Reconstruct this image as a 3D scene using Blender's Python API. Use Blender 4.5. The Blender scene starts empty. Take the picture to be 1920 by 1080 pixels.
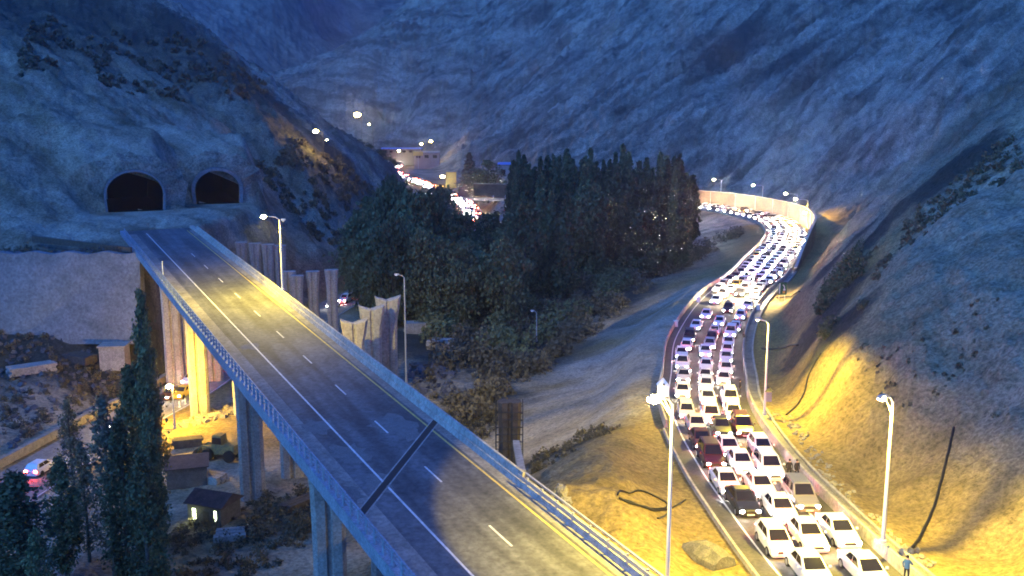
import bpy, math, random
import numpy as np
from mathutils import Vector, Matrix, Euler
R = math.radians
HAZE = 0.00023
rnd = random.Random(7)
S = bpy.context.scene
C = S.collection

# ------------------------------------------------------------------ camera, world, sun, exposure
cam = bpy.data.cameras.new('camera'); cam_o = bpy.data.objects.new('camera', cam); C.objects.link(cam_o)
PITCH = 10.0
cam_o.location = (0, 0, 0); cam_o.rotation_euler = (R(90 - PITCH), 0, 0)
cam.sensor_width = 36; cam.lens = 1800 / 1920 * 36; cam.clip_start = 0.5; cam.clip_end = 9000
S.camera = cam_o
world = bpy.data.worlds.new('World'); S.world = world; world.use_nodes = True
wn = world.node_tree; bg = wn.nodes['Background']
sky = wn.nodes.new('ShaderNodeTexSky'); sky.sky_type = 'NISHITA'; sky.sun_disc = False
sky.sun_elevation = R(3); sky.sun_rotation = R(250); sky.altitude = 1500; sky.ozone_density = 3.0
tint = wn.nodes.new('ShaderNodeMix'); tint.data_type = 'RGBA'; tint.blend_type = 'MULTIPLY'; tint.inputs[0].default_value = 1
tint.inputs[7].default_value = (0.075, 0.40, 1.22, 1)
wn.links.new(sky.outputs[0], tint.inputs[6]); wn.links.new(tint.outputs[2], bg.inputs[0])
bg.inputs[1].default_value = 0.135
sun = bpy.data.lights.new('dusk_glow', 'SUN'); sun.energy = 0.28; sun.angle = R(35); sun.color = (0.2, 0.46, 1.0)
sun_o = bpy.data.objects.new('dusk_glow', sun); C.objects.link(sun_o); sun_o.rotation_euler = (R(42), 0, R(-35))
S.view_settings.view_transform = 'Standard'; S.view_settings.look = 'None'
S.view_settings.exposure = 2.6; S.view_settings.gamma = 1
S.cycles.use_denoising = True; S.cycles.filter_width = 1.8
S.cycles.max_bounces = 5; S.cycles.diffuse_bounces = 2; S.cycles.sample_clamp_indirect = 4

# ------------------------------------------------------------------ picture point -> point in the place
cp, sp = math.cos(R(PITCH)), math.sin(R(PITCH))
def ray(x, y):
    a = (x - 960) / 1800; b = (540 - y) / 1800
    return Vector((a, cp + b * sp, b * cp - sp))
def P(x, y, z): d = ray(x, y); return d * (z / d.z)
def PD(x, y, dist): d = ray(x, y); return d * (dist / d.y)
def PF(x, y, fz, t0=30, t1=900):
    d = ray(x, y); t = t0
    while t < t1:
        p = d * t
        if p.z < fz(p.x, p.y): return p
        t += 0.25
    return d * t1
def lerp_tab(tab, y):
    return float(np.interp(y, [a for a, b in tab], [b for a, b in tab]))
ROADZ = [(40, -28.2), (51, -28.8), (96, -32), (134, -35.2), (192, -35.85), (500, -35.85)]
BRZ = lambda y: -25.6 + (min(y, 175) - 56) * 0.0468
LOWZ = [(60, -42), (400, -42), (445, -41), (504, -40), (570, -38), (646, -36), (900, -34)]

# ------------------------------------------------------------------ materials
def new_mat(name, col=(0.5, 0.5, 0.5), rough=0.8, metal=0.0, emit=None, es=0, var=None, scale=1.0, bump=0.0, spec=0.3):
    m = bpy.data.materials.new(name); m.use_nodes = True; nt = m.node_tree; b = nt.nodes['Principled BSDF']
    b.inputs['Base Color'].default_value = (*col, 1); b.inputs['Roughness'].default_value = rough
    b.inputs['Metallic'].default_value = metal; b.inputs['Specular IOR Level'].default_value = spec
    if emit: b.inputs['Emission Color'].default_value = (*emit, 1); b.inputs['Emission Strength'].default_value = es
    if var:
        tc = nt.nodes.new('ShaderNodeTexCoord'); n = nt.nodes.new('ShaderNodeTexNoise'); n.inputs['Scale'].default_value = scale
        n.inputs['Detail'].default_value = 6; n.inputs['Roughness'].default_value = 0.65
        nt.links.new(tc.outputs['Object'], n.inputs[0])
        cr = nt.nodes.new('ShaderNodeValToRGB'); cr.color_ramp.elements[0].position = 0.32; cr.color_ramp.elements[1].position = 0.68
        cr.color_ramp.elements[0].color = (*var, 1); cr.color_ramp.elements[1].color = (*col, 1)
        n2 = nt.nodes.new('ShaderNodeTexNoise'); n2.inputs['Scale'].default_value = max(2.2, scale * 7); n2.inputs['Detail'].default_value = 4; n2.inputs['Roughness'].default_value = .7
        nt.links.new(tc.outputs['Object'], n2.inputs[0]); mr = nt.nodes.new('ShaderNodeMapRange'); mr.inputs[1].default_value = .32; mr.inputs[2].default_value = .66; mr.inputs[3].default_value = .62; mr.inputs[4].default_value = 1.18
        nt.links.new(n2.outputs[0], mr.inputs[0]); mu = nt.nodes.new('ShaderNodeMix'); mu.data_type = 'RGBA'; mu.blend_type = 'MULTIPLY'; mu.inputs[0].default_value = 1
        nt.links.new(n.outputs[0], cr.inputs[0]); nt.links.new(cr.outputs[0], mu.inputs[6]); nt.links.new(mr.outputs[0], mu.inputs[7]); nt.links.new(mu.outputs[2], b.inputs['Base Color'])
        if bump:
            bp = nt.nodes.new('ShaderNodeBump'); bp.inputs['Strength'].default_value = bump; bp.inputs['Distance'].default_value = 0.3
            nt.links.new(n.outputs[0], bp.inputs['Height']); nt.links.new(bp.outputs[0], b.inputs['Normal'])
    return m

def terrain_mat():
    m = bpy.data.materials.new('rocky_ground'); m.use_nodes = True; nt = m.node_tree; N = nt.nodes; L = nt.links
    b = N['Principled BSDF']; b.inputs['Roughness'].default_value = 0.95; b.inputs['Specular IOR Level'].default_value = 0.1
    tc = N.new('ShaderNodeTexCoord')
    def noise(scale, vec=None, detail=6, rough=0.6, dist=0.0):
        n = N.new('ShaderNodeTexNoise'); n.inputs['Scale'].default_value = scale; n.inputs['Detail'].default_value = detail
        n.inputs['Roughness'].default_value = rough; n.inputs['Distortion'].default_value = dist
        L.new(vec or tc.outputs['Object'], n.inputs[0]); return n.outputs[0]
    def ramp(v, a, c0, c1, b_=None):
        r = N.new('ShaderNodeValToRGB'); r.color_ramp.elements[0].position = a; r.color_ramp.elements[1].position = b_
        r.color_ramp.elements[0].color = (*c0, 1); r.color_ramp.elements[1].color = (*c1, 1); L.new(v, r.inputs[0]); return r.outputs[0]
    def mix(f, a, c, mode='MIX', fac=1.0):
        n = N.new('ShaderNodeMix'); n.data_type = 'RGBA'; n.blend_type = mode
        if f is None: n.inputs[0].default_value = fac
        else: L.new(f, n.inputs[0])
        L.new(a, n.inputs[6]); L.new(c, n.inputs[7]); return n.outputs[2]
    def mapping(rz):
        mp = N.new('ShaderNodeMapping'); mp.vector_type = 'TEXTURE'; mp.inputs['Rotation'].default_value = (0, 0, R(rz)); mp.inputs['Scale'].default_value = (7, 1, 2.2); L.new(tc.outputs['Object'], mp.inputs[0]); return mp.outputs[0]
    big = noise(0.018, detail=5, rough=0.62, dist=0.6)
    sa = noise(0.10, vec=mapping(32), detail=5, rough=0.62, dist=0.12); sb = noise(0.13, vec=mapping(148), detail=5, rough=0.62, dist=0.12)
    sx = N.new('ShaderNodeSeparateXYZ'); L.new(tc.outputs['Object'], sx.inputs[0]); sl = N.new('ShaderNodeMapRange'); sl.inputs[1].default_value = -60; sl.inputs[2].default_value = -10; L.new(sx.outputs[0], sl.inputs[0])
    sm_ = N.new('ShaderNodeMix'); L.new(sl.outputs[0], sm_.inputs[0]); L.new(sb, sm_.inputs[2]); L.new(sa, sm_.inputs[3]); streak = sm_.outputs[0]
    med = noise(0.16, detail=8, rough=0.72)
    fine = noise(2.2, detail=5, rough=0.75)
    c1 = ramp(big, 0.36, (0.21, 0.20, 0.17), (0.38, 0.35, 0.295), 0.62)
    c2 = ramp(streak, 0.40, (0.20, 0.21, 0.20), (1.1, 1.1, 1.1), 0.56)
    c3 = ramp(med, 0.38, (0.34, 0.36, 0.33), (1.08, 1.08, 1.08), 0.54)
    c4 = ramp(fine, 0.34, (0.38, 0.38, 0.37), (1.3, 1.28, 1.22), 0.60)
    nf = N.new('ShaderNodeMapRange'); nf.inputs[1].default_value = 140; nf.inputs[2].default_value = 230; nf.inputs[3].default_value = .15; nf.inputs[4].default_value = .66; L.new(sx.outputs[1], nf.inputs[0])
    mask = N.new('ShaderNodeAttribute'); mask.attribute_name = 'earth_lit'
    c5 = ramp(noise(0.55, detail=7, rough=0.75), 0.36, (0.40, 0.41, 0.38), (1.15, 1.15, 1.12), 0.60)
    rough_c = mix(None, mix(None, mix(nf.outputs[0], c1, c2, 'MULTIPLY'), c3, 'MULTIPLY', 0.55), c5, 'MULTIPLY', .55)
    smooth = N.new('ShaderNodeRGB'); smooth.outputs[0].default_value = (0.275, 0.205, 0.088, 1)
    sm = mix(None, smooth.outputs[0], c3, 'MULTIPLY', 0.35)
    sepm = N.new('ShaderNodeSeparateColor'); L.new(mask.outputs['Color'], sepm.inputs[0])
    g = mix(sepm.outputs[0], rough_c, sm)
    dark = N.new('ShaderNodeRGB'); dark.outputs[0].default_value = (0.060, 0.062, 0.052, 1)
    dk = mix(None, dark.outputs[0], c3, 'MULTIPLY', 0.5)
    # plant cover, and the shade painted in the hollow, where the second channel says so, broken up by noise
    ad = N.new('ShaderNodeMath'); ad.operation = 'ADD'; L.new(sepm.outputs[1], ad.inputs[0]); L.new(med, ad.inputs[1])
    gt = N.new('ShaderNodeMapRange'); gt.inputs[1].default_value = 0.85; gt.inputs[2].default_value = 1.05; L.new(ad.outputs[0], gt.inputs[0])
    g = mix(gt.outputs[0], g, dk)
    lt = N.new('ShaderNodeRGB'); lt.outputs[0].default_value = (0.38, 0.345, 0.27, 1)
    ad2 = N.new('ShaderNodeMath'); ad2.operation = 'ADD'; L.new(sepm.outputs[2], ad2.inputs[0]); L.new(streak, ad2.inputs[1])
    gt2 = N.new('ShaderNodeMapRange'); gt2.inputs[1].default_value = 0.85; gt2.inputs[2].default_value = 1.15; L.new(ad2.outputs[0], gt2.inputs[0])
    g = mix(gt2.outputs[0], g, mix(None, lt.outputs[0], c3, 'MULTIPLY', 0.5))
    g = mix(None, g, c4, 'MULTIPLY', 0.8)
    L.new(g, b.inputs['Base Color'])
    bp = N.new('ShaderNodeBump'); bp.inputs['Strength'].default_value = 0.7; bp.inputs['Distance'].default_value = 1.2
    L.new(med, bp.inputs['Height'])
    bp2 = N.new('ShaderNodeBump'); bp2.inputs['Strength'].default_value = 0.6; bp2.inputs['Distance'].default_value = 0.25
    L.new(fine, bp2.inputs['Height']); L.new(bp.outputs[0], bp2.inputs['Normal']); L.new(bp2.outputs[0], b.inputs['Normal'])
    return m

M = {}
M['ground'] = terrain_mat()
M['asphalt'] = new_mat('asphalt', (0.085, 0.08, 0.075), 0.85, var=(0.055, 0.052, 0.05), scale=0.5)
M['deck'] = new_mat('bridge_asphalt', (0.15, 0.15, 0.152), 0.85, var=(0.085, 0.085, 0.088), scale=0.22)
def add_tracks(m, rz):
    nt = m.node_tree; b = nt.nodes['Principled BSDF']; src = b.inputs['Base Color'].links[0].from_socket; tc = nt.nodes.new('ShaderNodeTexCoord')
    mp = nt.nodes.new('ShaderNodeMapping'); mp.vector_type = 'TEXTURE'; mp.inputs['Rotation'].default_value = (0, 0, rz); mp.inputs['Scale'].default_value = (28, 1, 1); nt.links.new(tc.outputs['Object'], mp.inputs[0])
    n = nt.nodes.new('ShaderNodeTexNoise'); n.inputs['Scale'].default_value = .75; n.inputs['Detail'].default_value = 5; nt.links.new(mp.outputs[0], n.inputs[0])
    mr = nt.nodes.new('ShaderNodeMapRange'); mr.inputs[1].default_value = .38; mr.inputs[2].default_value = .62; mr.inputs[3].default_value = .66; mr.inputs[4].default_value = 1.15; nt.links.new(n.outputs[0], mr.inputs[0])
    mu = nt.nodes.new('ShaderNodeMix'); mu.data_type = 'RGBA'; mu.blend_type = 'MULTIPLY'; mu.inputs[0].default_value = 1; nt.links.new(src, mu.inputs[6]); nt.links.new(mr.outputs[0], mu.inputs[7]); nt.links.new(mu.outputs[2], b.inputs['Base Color'])
add_tracks(M['deck'], math.atan2(.884, -.467))
M['dust'] = new_mat('dusty_concrete', (0.30, 0.28, 0.25), 0.9, var=(0.16, 0.15, 0.135), scale=0.45)
M['dustpatch'] = new_mat('dust_film', (0.19, 0.185, 0.175), 0.95, var=(0.13, 0.13, 0.13), scale=1.5)
M['dirt_road'] = new_mat('worn_asphalt', (0.30, 0.28, 0.24), 0.9, var=(0.19, 0.18, 0.16), scale=0.3)
M['joint'] = new_mat('joint_rubber', (0.03, 0.03, 0.03), 0.8)
M['white'] = new_mat('white_marking', (0.75, 0.75, 0.72), 0.7, var=(0.5, 0.5, 0.48), scale=1.5)
M['yellow'] = new_mat('yellow_marking', (0.70, 0.52, 0.12), 0.7, var=(0.5, 0.38, 0.12), scale=1.2)
M['concrete'] = new_mat('concrete', (0.42, 0.40, 0.36), 0.85, var=(0.27, 0.26, 0.235), scale=0.6, bump=0.15)
M['concrete_lt'] = new_mat('pale_concrete', (0.46, 0.43, 0.37), 0.85, var=(0.30, 0.28, 0.245), scale=0.35, bump=0.1)
M['shotcrete'] = new_mat('shotcrete', (0.26, 0.27, 0.28), 0.9, var=(0.15, 0.16, 0.165), scale=0.3, bump=0.7)
M['wallpan'] = new_mat('stained_wall_panel', (0.24, 0.18, 0.10), 0.85, var=(0.10, 0.07, 0.038), scale=0.16, bump=0.1)
M['bluesteel'] = new_mat('pale_painted_steel', (0.29, 0.33, 0.39), 0.6, var=(0.18, 0.21, 0.26), scale=0.7)
M['timberpole'] = new_mat('weathered_pole', (0.05, 0.05, 0.05), 0.9)
M['steel'] = new_mat('galvanised_steel', (0.45, 0.46, 0.47), 0.45, 0.5)
M['polewhite'] = new_mat('pale_pole_paint', (0.68, 0.68, 0.64), 0.5)
M['polegrey'] = new_mat('grey_pole_paint', (0.34, 0.36, 0.38), 0.5)
M['dark'] = new_mat('tunnel_dark', (0.0015, 0.0015, 0.0018), 1.0, spec=0)  # near-black colour stands in for the unlit depth of the bores
M['sodium'] = new_mat('sodium_lens', (1, .8, .4), 0.5, emit=(1.0, 0.68, 0.16), es=110)
M['coolwhite'] = new_mat('white_lens', (1, 1, 1), 0.5, emit=(1.0, 0.80, 0.42), es=30)
M['farlamp'] = new_mat('distant_lens', (1, .8, .4), 0.5, emit=(1.0, 0.66, 0.18), es=30)
M['head'] = new_mat('headlight_lens', (1, 1, 1), 0.3, emit=(1.0, 0.93, 0.84), es=70)
M['headfar'] = new_mat('far_headlight_lens', (1, 1, 1), 0.3, emit=(1.0, 0.90, 0.76), es=200); M['headfar'].cycles.emission_sampling = 'NONE'; S.cycles.sample_clamp_indirect = 1.2
M['headoff'] = new_mat('clear_lamp_glass', (0.8, 0.8, 0.82), 0.15)
M['tail'] = new_mat('tail_lamp_lens', (0.6, 0.02, 0.02), 0.3, emit=(1, 0.05, 0.03), es=55)
M['glass'] = new_mat('car_glass', (0.014, 0.013, 0.016), 0.08, spec=0.6)
M['tyre'] = new_mat('tyre_rubber', (0.02, 0.02, 0.02), 0.9)
M['rim'] = new_mat('wheel_rim', (0.4, 0.4, 0.4), 0.35, 0.7)
M['trim'] = new_mat('black_trim', (0.03, 0.03, 0.03), 0.6)
M['plate'] = new_mat('number_plate', (0.75, 0.75, 0.72), 0.5)
for k, c in dict(white=(0.80, 0.80, 0.78), silver=(0.48, 0.49, 0.50), black=(0.02, 0.02, 0.023), maroon=(0.07, 0.018, 0.018),
                 grey=(0.16, 0.16, 0.17), yellow=(0.70, 0.48, 0.05)).items():
    M['paint_' + k] = new_mat('car_paint_' + k, c, 0.3, 0.0, spec=0.5)
M['leafA'] = new_mat('poplar_leaves', (0.19, 0.21, 0.09), 0.8, var=(0.09, 0.105, 0.05), scale=0.35)
M['leafB'] = new_mat('dusty_leaves', (0.20, 0.21, 0.13), 0.8, var=(0.09, 0.10, 0.07), scale=0.4)
M['leafC'] = new_mat('brown_brush', (0.19, 0.155, 0.09), 0.9, var=(0.08, 0.075, 0.05), scale=0.25)
M['leafD'] = new_mat('dark_conifer', (0.125, 0.135, 0.06), 0.8, var=(0.052, 0.06, 0.032), scale=0.3)
M['bark'] = new_mat('bark', (0.16, 0.14, 0.11), 0.95, var=(0.08, 0.07, 0.055), scale=3)
M['hose'] = new_mat('black_hose', (0.015, 0.015, 0.016), 0.6)
M['green'] = new_mat('sign_green', (0.012, 0.07, 0.05), 0.6)
M['signwhite'] = new_mat('sign_white', (0.8, 0.8, 0.8), 0.6)
M['orange'] = new_mat('sign_orange', (0.8, 0.35, 0.08), 0.6)
M['brick'] = new_mat('rusty_roof', (0.11, 0.085, 0.085), 0.9, var=(0.05, 0.045, 0.045), scale=1.2)
M['plaster'] = new_mat('house_plaster', (0.15, 0.15, 0.14), 0.9, var=(0.08, 0.08, 0.075), scale=1.5)
M['window_lit'] = new_mat('lit_window', (1, 1, .8), 0.5, emit=(0.85, 1.0, 0.55), es=.9)
M['machine'] = new_mat('machine_yellow', (0.36, 0.28, 0.08), 0.7, var=(0.14, 0.12, 0.07), scale=2)
M['blueroof'] = new_mat('blue_roof', (0.12, 0.25, 0.55), 0.5)
M['warmwall'] = new_mat('roadside_wall', (0.40, 0.33, 0.30), 0.9, var=(0.28, 0.22, 0.2), scale=0.2)
M['tarp'] = new_mat('dusty_tarp', (0.24, 0.22, 0.17), 0.9, var=(0.11, 0.105, 0.085), scale=1.4, bump=0.8)
M['skin'] = new_mat('skin', (0.40, 0.25, 0.18), 0.6)
M['hair'] = new_mat('black_hair', (0.015, 0.012, 0.01), 0.8)
M['cloth_dark'] = new_mat('dark_cloth', (0.018, 0.018, 0.022), 0.9)
M['cloth_blue'] = new_mat('blue_cloth', (0.05, 0.12, 0.22), 0.9)
M['rock'] = new_mat('rubble_rock', (0.36, 0.33, 0.26), 0.95, var=(0.2, 0.18, 0.14), scale=1.2, bump=0.6)
M['darkrock'] = new_mat('dark_debris', (0.15, 0.155, 0.165), 0.95, var=(0.05, 0.052, 0.06), scale=.8)
M['timber'] = new_mat('old_timber', (0.12, 0.10, 0.08), 0.9, var=(0.06, 0.05, 0.04), scale=2)

# ------------------------------------------------------------------ mesh helpers
class MB:
    def __init__(s): s.v = []; s.f = []; s.m = []
    def add(s, vs, fs, mi=0):
        o = len(s.v); s.v += [tuple(p) for p in vs]; s.f += [tuple(i + o for i in f) for f in fs]; s.m += [mi] * len(fs)
    def box(s, c, size, rot=0.0, mi=0, mat=None, taper=(1, 1)):
        hx, hy, hz = size[0] / 2, size[1] / 2, size[2] / 2
        vs = []
        for z in (-1, 1):
            k = (1, 1) if z < 0 else taper
            for x, y in ((-1, -1), (1, -1), (1, 1), (-1, 1)): vs.append(Vector((x * hx * k[0], y * hy * k[1], z * hz)))
        Mx = mat if mat else Matrix.Rotation(rot, 3, 'Z')
        s.add([Mx @ v + Vector(c) for v in vs], [(0, 3, 2, 1), (4, 5, 6, 7), (0, 1, 5, 4), (1, 2, 6, 5), (2, 3, 7, 6), (3, 0, 4, 7)], mi)
    def tube(s, pts, r, n=8, mi=0, caps=True):
        pts = [Vector(p) for p in pts]; rs = r if isinstance(r, (list, tuple)) else [r] * len(pts)
        vs = []; fs = []
        for i, p in enumerate(pts):
            t = (pts[min(i + 1, len(pts) - 1)] - pts[max(i - 1, 0)]).normalized()
            a = Vector((0, 0, 1)) if abs(t.z) < 0.9 else Vector((1, 0, 0))
            u = t.cross(a).normalized(); w = t.cross(u)
            for k in range(n):
                an = 2 * math.pi * k / n; vs.append(p + (u * math.cos(an) + w * math.sin(an)) * rs[i])
        for i in range(len(pts) - 1):
            for k in range(n):
                k2 = (k + 1) % n; fs.append((i * n + k, i * n + k2, (i + 1) * n + k2, (i + 1) * n + k))
        if caps: fs.append(tuple(range(n))[::-1]); fs.append(tuple(range((len(pts) - 1) * n, len(pts) * n)))
        s.add(vs, fs, mi)
    def loft(s, rings, mi=0, caps=True):
        n = len(rings[0]); vs = [p for r in rings for p in r]; fs = []
        for i in range(len(rings) - 1):
            for k in range(n):
                k2 = (k + 1) % n; fs.append((i * n + k, i * n + k2, (i + 1) * n + k2, (i + 1) * n + k))
        if caps: fs.append(tuple(range(n))[::-1]); fs.append(tuple(range((len(rings) - 1) * n, len(rings) * n)))
        s.add(vs, fs, mi)
    def ball(s, c, r, n=10, mi=0, sc=(1, 1, 1)):
        rings = []
        for i in range(1, n // 2 + 1):
            ph = math.pi * (i - 0.5) / (n // 2 + 0.0)
            rings.append([Vector((c[0] + r * sc[0] * math.sin(ph) * math.cos(2 * math.pi * k / n), c[1] + r * sc[1] * math.sin(ph) * math.sin(2 * math.pi * k / n), c[2] - r * sc[2] * math.cos(ph))) for k in range(n)])
        s.loft(rings, mi)
    def mesh(s, name, mats, smooth=False):
        me = bpy.data.meshes.new(name); me.from_pydata(s.v, [], s.f)
        mats = mats if isinstance(mats, (list, tuple)) else [mats]
        for m in mats: me.materials.append(m)
        me.polygons.foreach_set('material_index', s.m)
        if smooth: me.polygons.foreach_set('use_smooth', [True] * len(s.f))
        me.update(); return me
    def build(s, name, mats, parent=None, smooth=False, loc=None):
        return put(name, s.mesh(name, mats, smooth), parent, loc)
def put(name, me, parent=None, loc=None):
    o = bpy.data.objects.new(name, me); C.objects.link(o)
    if parent: o.parent = parent
    if loc is not None: o.location = loc
    return o
def tag(o, label=None, cat=None, group=None, kind=None):
    if label: o['label'] = label
    if cat: o['category'] = cat
    if group: o['group'] = group
    if kind: o['kind'] = kind
    return o
def empty(name, loc=(0, 0, 0), rz=0): 
    o = bpy.data.objects.new(name, None); C.objects.link(o); o.location = loc; o.rotation_euler = (0, 0, rz); o.empty_display_size = .3; return o
KIDS = {}
def copy_tree(o, parent=None):
    c = o.copy(); C.objects.link(c)
    if parent: c.parent = parent
    for ch in [x for x in KIDS.get(o.name, [])]: copy_tree(ch, c)
    return c
def register(o):
    KIDS[o.name] = list(o.children)
    for ch in o.children: register(ch)
def struct(name, mb, mats, smooth=False): return tag(mb.build(name, mats, smooth=smooth), kind='structure')

# ------------------------------------------------------------------ paths
def catmull(pts, n=10):
    out = []; p = [Vector(q) for q in pts]; p = [2 * p[0] - p[1]] + p + [2 * p[-1] - p[-2]]
    for i in range(1, len(p) - 2):
        for k in range(n):
            t = k / n; a, b, c, d = p[i - 1], p[i], p[i + 1], p[i + 2]
            out.append(0.5 * ((2 * b) + (-a + c) * t + (2 * a - 5 * b + 4 * c - d) * t * t + (-a + 3 * b - 3 * c + d) * t ** 3))
    out.append(p[-2]); return out
class Path:
    """plan-view line with arc length; pos(s, lateral) with lateral positive to the right of travel away from the camera"""
    def __init__(s, pts, ztab=None, hw=None):
        s.p = [Vector((q[0], q[1])) for q in catmull([(a, b, 0) for a, b in pts], 12)]
        s.L = [0]
        for i in range(1, len(s.p)): s.L.append(s.L[-1] + (s.p[i] - s.p[i - 1]).length)
        s.len = s.L[-1]; s.X = np.array([q.x for q in s.p]); s.Y = np.array([q.y for q in s.p]); s.Ln = np.array(s.L); s.zt = ztab; s.hwt = hw
    def xy(s, t): return float(np.interp(t, s.Ln, s.X)), float(np.interp(t, s.Ln, s.Y))
    def tan(s, t):
        a = s.xy(max(0, t - 1)); b = s.xy(min(s.len, t + 1)); v = Vector((b[0] - a[0], b[1] - a[1])); return v.normalized()
    def z(s, y): return lerp_tab(s.zt, y)
    def hw(s, y): return lerp_tab(s.hwt, y)
    def pos(s, t, lat, dz=0):
        x, y = s.xy(t); u = s.tan(t); return Vector((x + u.y * lat, y - u.x * lat, s.z(y) + dz))
    def project(s, x, y):
        d = (s.X - x) ** 2 + (s.Y - y) ** 2; i = int(np.argmin(d)); t = s.L[i]
        for _ in range(4):
            q = s.xy(t); u = s.tan(t); t = min(max(t + (x - q[0]) * u.x + (y - q[1]) * u.y, 0), s.len)
        q = s.xy(t); u = s.tan(t); return t, (x - q[0]) * u.y - (y - q[1]) * u.x
    def dist(s, X, Y):
        """distance and signed side of many points"""
        best = np.full(X.shape, 1e9); sd = np.zeros(X.shape); yy = np.zeros(X.shape)
        for i in range(0, len(s.p) - 4, 4):
            a = s.p[i]; b = s.p[min(i + 4, len(s.p) - 1)]; ab = b - a; l2 = ab.length_squared
            t = np.clip(((X - a.x) * ab.x + (Y - a.y) * ab.y) / l2, 0, 1)
            dx = X - (a.x + t * ab.x); dy = Y - (a.y + t * ab.y); d = np.hypot(dx, dy); m = d < best
            best = np.where(m, d, best); sd = np.where(m, dx * ab.y - dy * ab.x, sd); yy = np.where(m, a.y + t * ab.y, yy)
        return best * np.sign(sd), yy

HWAY = Path([(23.2, 38), (21.8, 52), (21.2, 62), (21.0, 72), (21.0, 82), (21.7, 96), (23.6, 112), (27, 129), (30.6, 147), (35, 163), (40.8, 181), (47.3, 198), (57, 219),
             (67, 245), (78, 273), (87, 300), (92, 325), (92.5, 345), (89, 366), (82, 386), (70, 402), (50, 416), (20, 428), (-20, 440)],
            ROADZ, [(45, 3.9), (85, 4.15), (115, 4.7), (150, 5.3), (200, 5.6), (300, 6), (500, 6)])
LOWROAD = Path([(-64, 40), (-60, 80), (-57.9, 103), (-56.8, 112), (-54.4, 129), (-51.2, 145), (-50, 157), (-46, 184), (-42, 205), (-39, 222), (-31, 260), (-21, 320),
                (-16, 380), (-17, 405), (-19.5, 445), (-31, 504), (-53, 570), (-77, 646), (-85, 700), (-86, 800)], LOWZ, [(60, 4.6), (900, 4.6)])
BU = Vector((-0.467, 0.884)); BN = Vector((0.884, 0.467)); B0 = Vector((-15.6, 84.4))     # bridge axis, away from the camera
def BP(s, lat, dz=0):
    q = B0 + BU * s + BN * lat; return Vector((q.x, q.y, BRZ(q.y) + dz))
BS0, BS1 = -62.0, 104.0

# ------------------------------------------------------------------ terrain
def vnoise(x, y, seed):
    xi = np.floor(x).astype(np.int64); yi = np.floor(y).astype(np.int64); xf = x - xi; yf = y - yi
    def h(a, b):
        n = (a * 374761393 + b * 668265263 + seed * 974711) & 0xffffffff
        n = ((n ^ (n >> 13)) * 1274126177) & 0xffffffff; return ((n ^ (n >> 16)) & 0xffff) / 65535.0
    u = xf * xf * (3 - 2 * xf); v = yf * yf * (3 - 2 * yf)
    return (h(xi, yi) * (1 - u) + h(xi + 1, yi) * u) * (1 - v) + (h(xi, yi + 1) * (1 - u) + h(xi + 1, yi + 1) * u) * v
def fbm(x, y, seed, o=4, g=0.5):
    a = 1; t = 0; n = 0
    for i in range(o): t = t + a * (vnoise(x, y, seed + i) - 0.5); n += a; a *= g; x = x * 2.03 + 11.3; y = y * 2.03 + 5.7
    return t / n * 2
KN = []
def kz(*l):
    for x, y, z in l: KN.append(P(x, y, z))
def kd(*l):
    for x, y, d in l: KN.append(PD(x, y, d))
def kx(*l):
    for q in l: KN.append(Vector(q))
kz((350, 1080, -42), (560, 1060, -42), (470, 940, -42), (150, 1080, -42), (0, 1080, -42), (60, 950, -42), (200, 850, -42), (375, 772, -42), (450, 800, -42), (345, 735, -42),
   (0, 880, -42), (600, 590, -42), (650, 565, -42), (760, 720, -42), (830, 640, -42), (880, 760, -42), (900, 800, -42.3), (1010, 740, -42), (1100, 665, -42), (1180, 612, -42),
   (1300, 498, -41), (1000, 560, -42), (880, 450, -42), (885, 400, -41.5), (850, 368, -40), (790, 345, -38), (745, 325, -36), (775, 305, -35), (960, 360, -40), (1100, 400, -40),
   (100, 700, -38.5), (0, 700, -38), (200, 690, -39.5), (150, 620, -34.5), (0, 615, -34), (250, 625, -35), (0, 780, -40.5), (300, 650, -37),
   (260, 440, -20.6), (150, 430, -20.6), (0, 430, -20.6), (330, 410, -19.9), (60, 460, -21.2), (450, 400, -20.4), (255, 395, -19.5), (410, 381, -19.5), (500, 425, -25),
   (450, 440, -27), (560, 440, -31), (620, 470, -36), (655, 510, -41), (560, 545, -40), (480, 500, -34),
   (1150, 940, -27.2), (1060, 905, -26.6), (1220, 1070, -27.6), (1300, 1060, -28.4), (1180, 1075, -26.8), (1200, 870, -29.2), (1228, 800, -31.3), (1180, 800, -29.8), (1140, 840, -28.6),
   (1010, 885, -33.5), (1080, 850, -33), (1060, 800, -38), (990, 830, -40.5), (1240, 700, -35.2), (1150, 745, -37.5), (1110, 720, -41), (1225, 640, -38), (1190, 700, -37),
   (1300, 555, -37.6), (1370, 490, -38), (1330, 470, -39.5), (1400, 450, -37.8), (1340, 420, -38.5), (1345, 398, -37.5))
for t in range(210, 740, 22):
    for l in (-14, 12, 26):
        if l < 0 and t > 480: continue
        q = LOWROAD.pos(t, l, -.3); KN.append(q)
kx((2, 48, -31), (3, 62, -31), (-6, 66, -39), (10, 58, -27.5), (8, 48, -27.3), (-14, 50, -42), (-30, 50, -42), (-60, 50, -42), (-14, 90, -42), (-20, 110, -42),
   (12, 66, -28.5), (30, 36, -28), (60, 40, -5), (0, 30, -30), (-60, 30, -42), (20, 30, -28))
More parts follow.
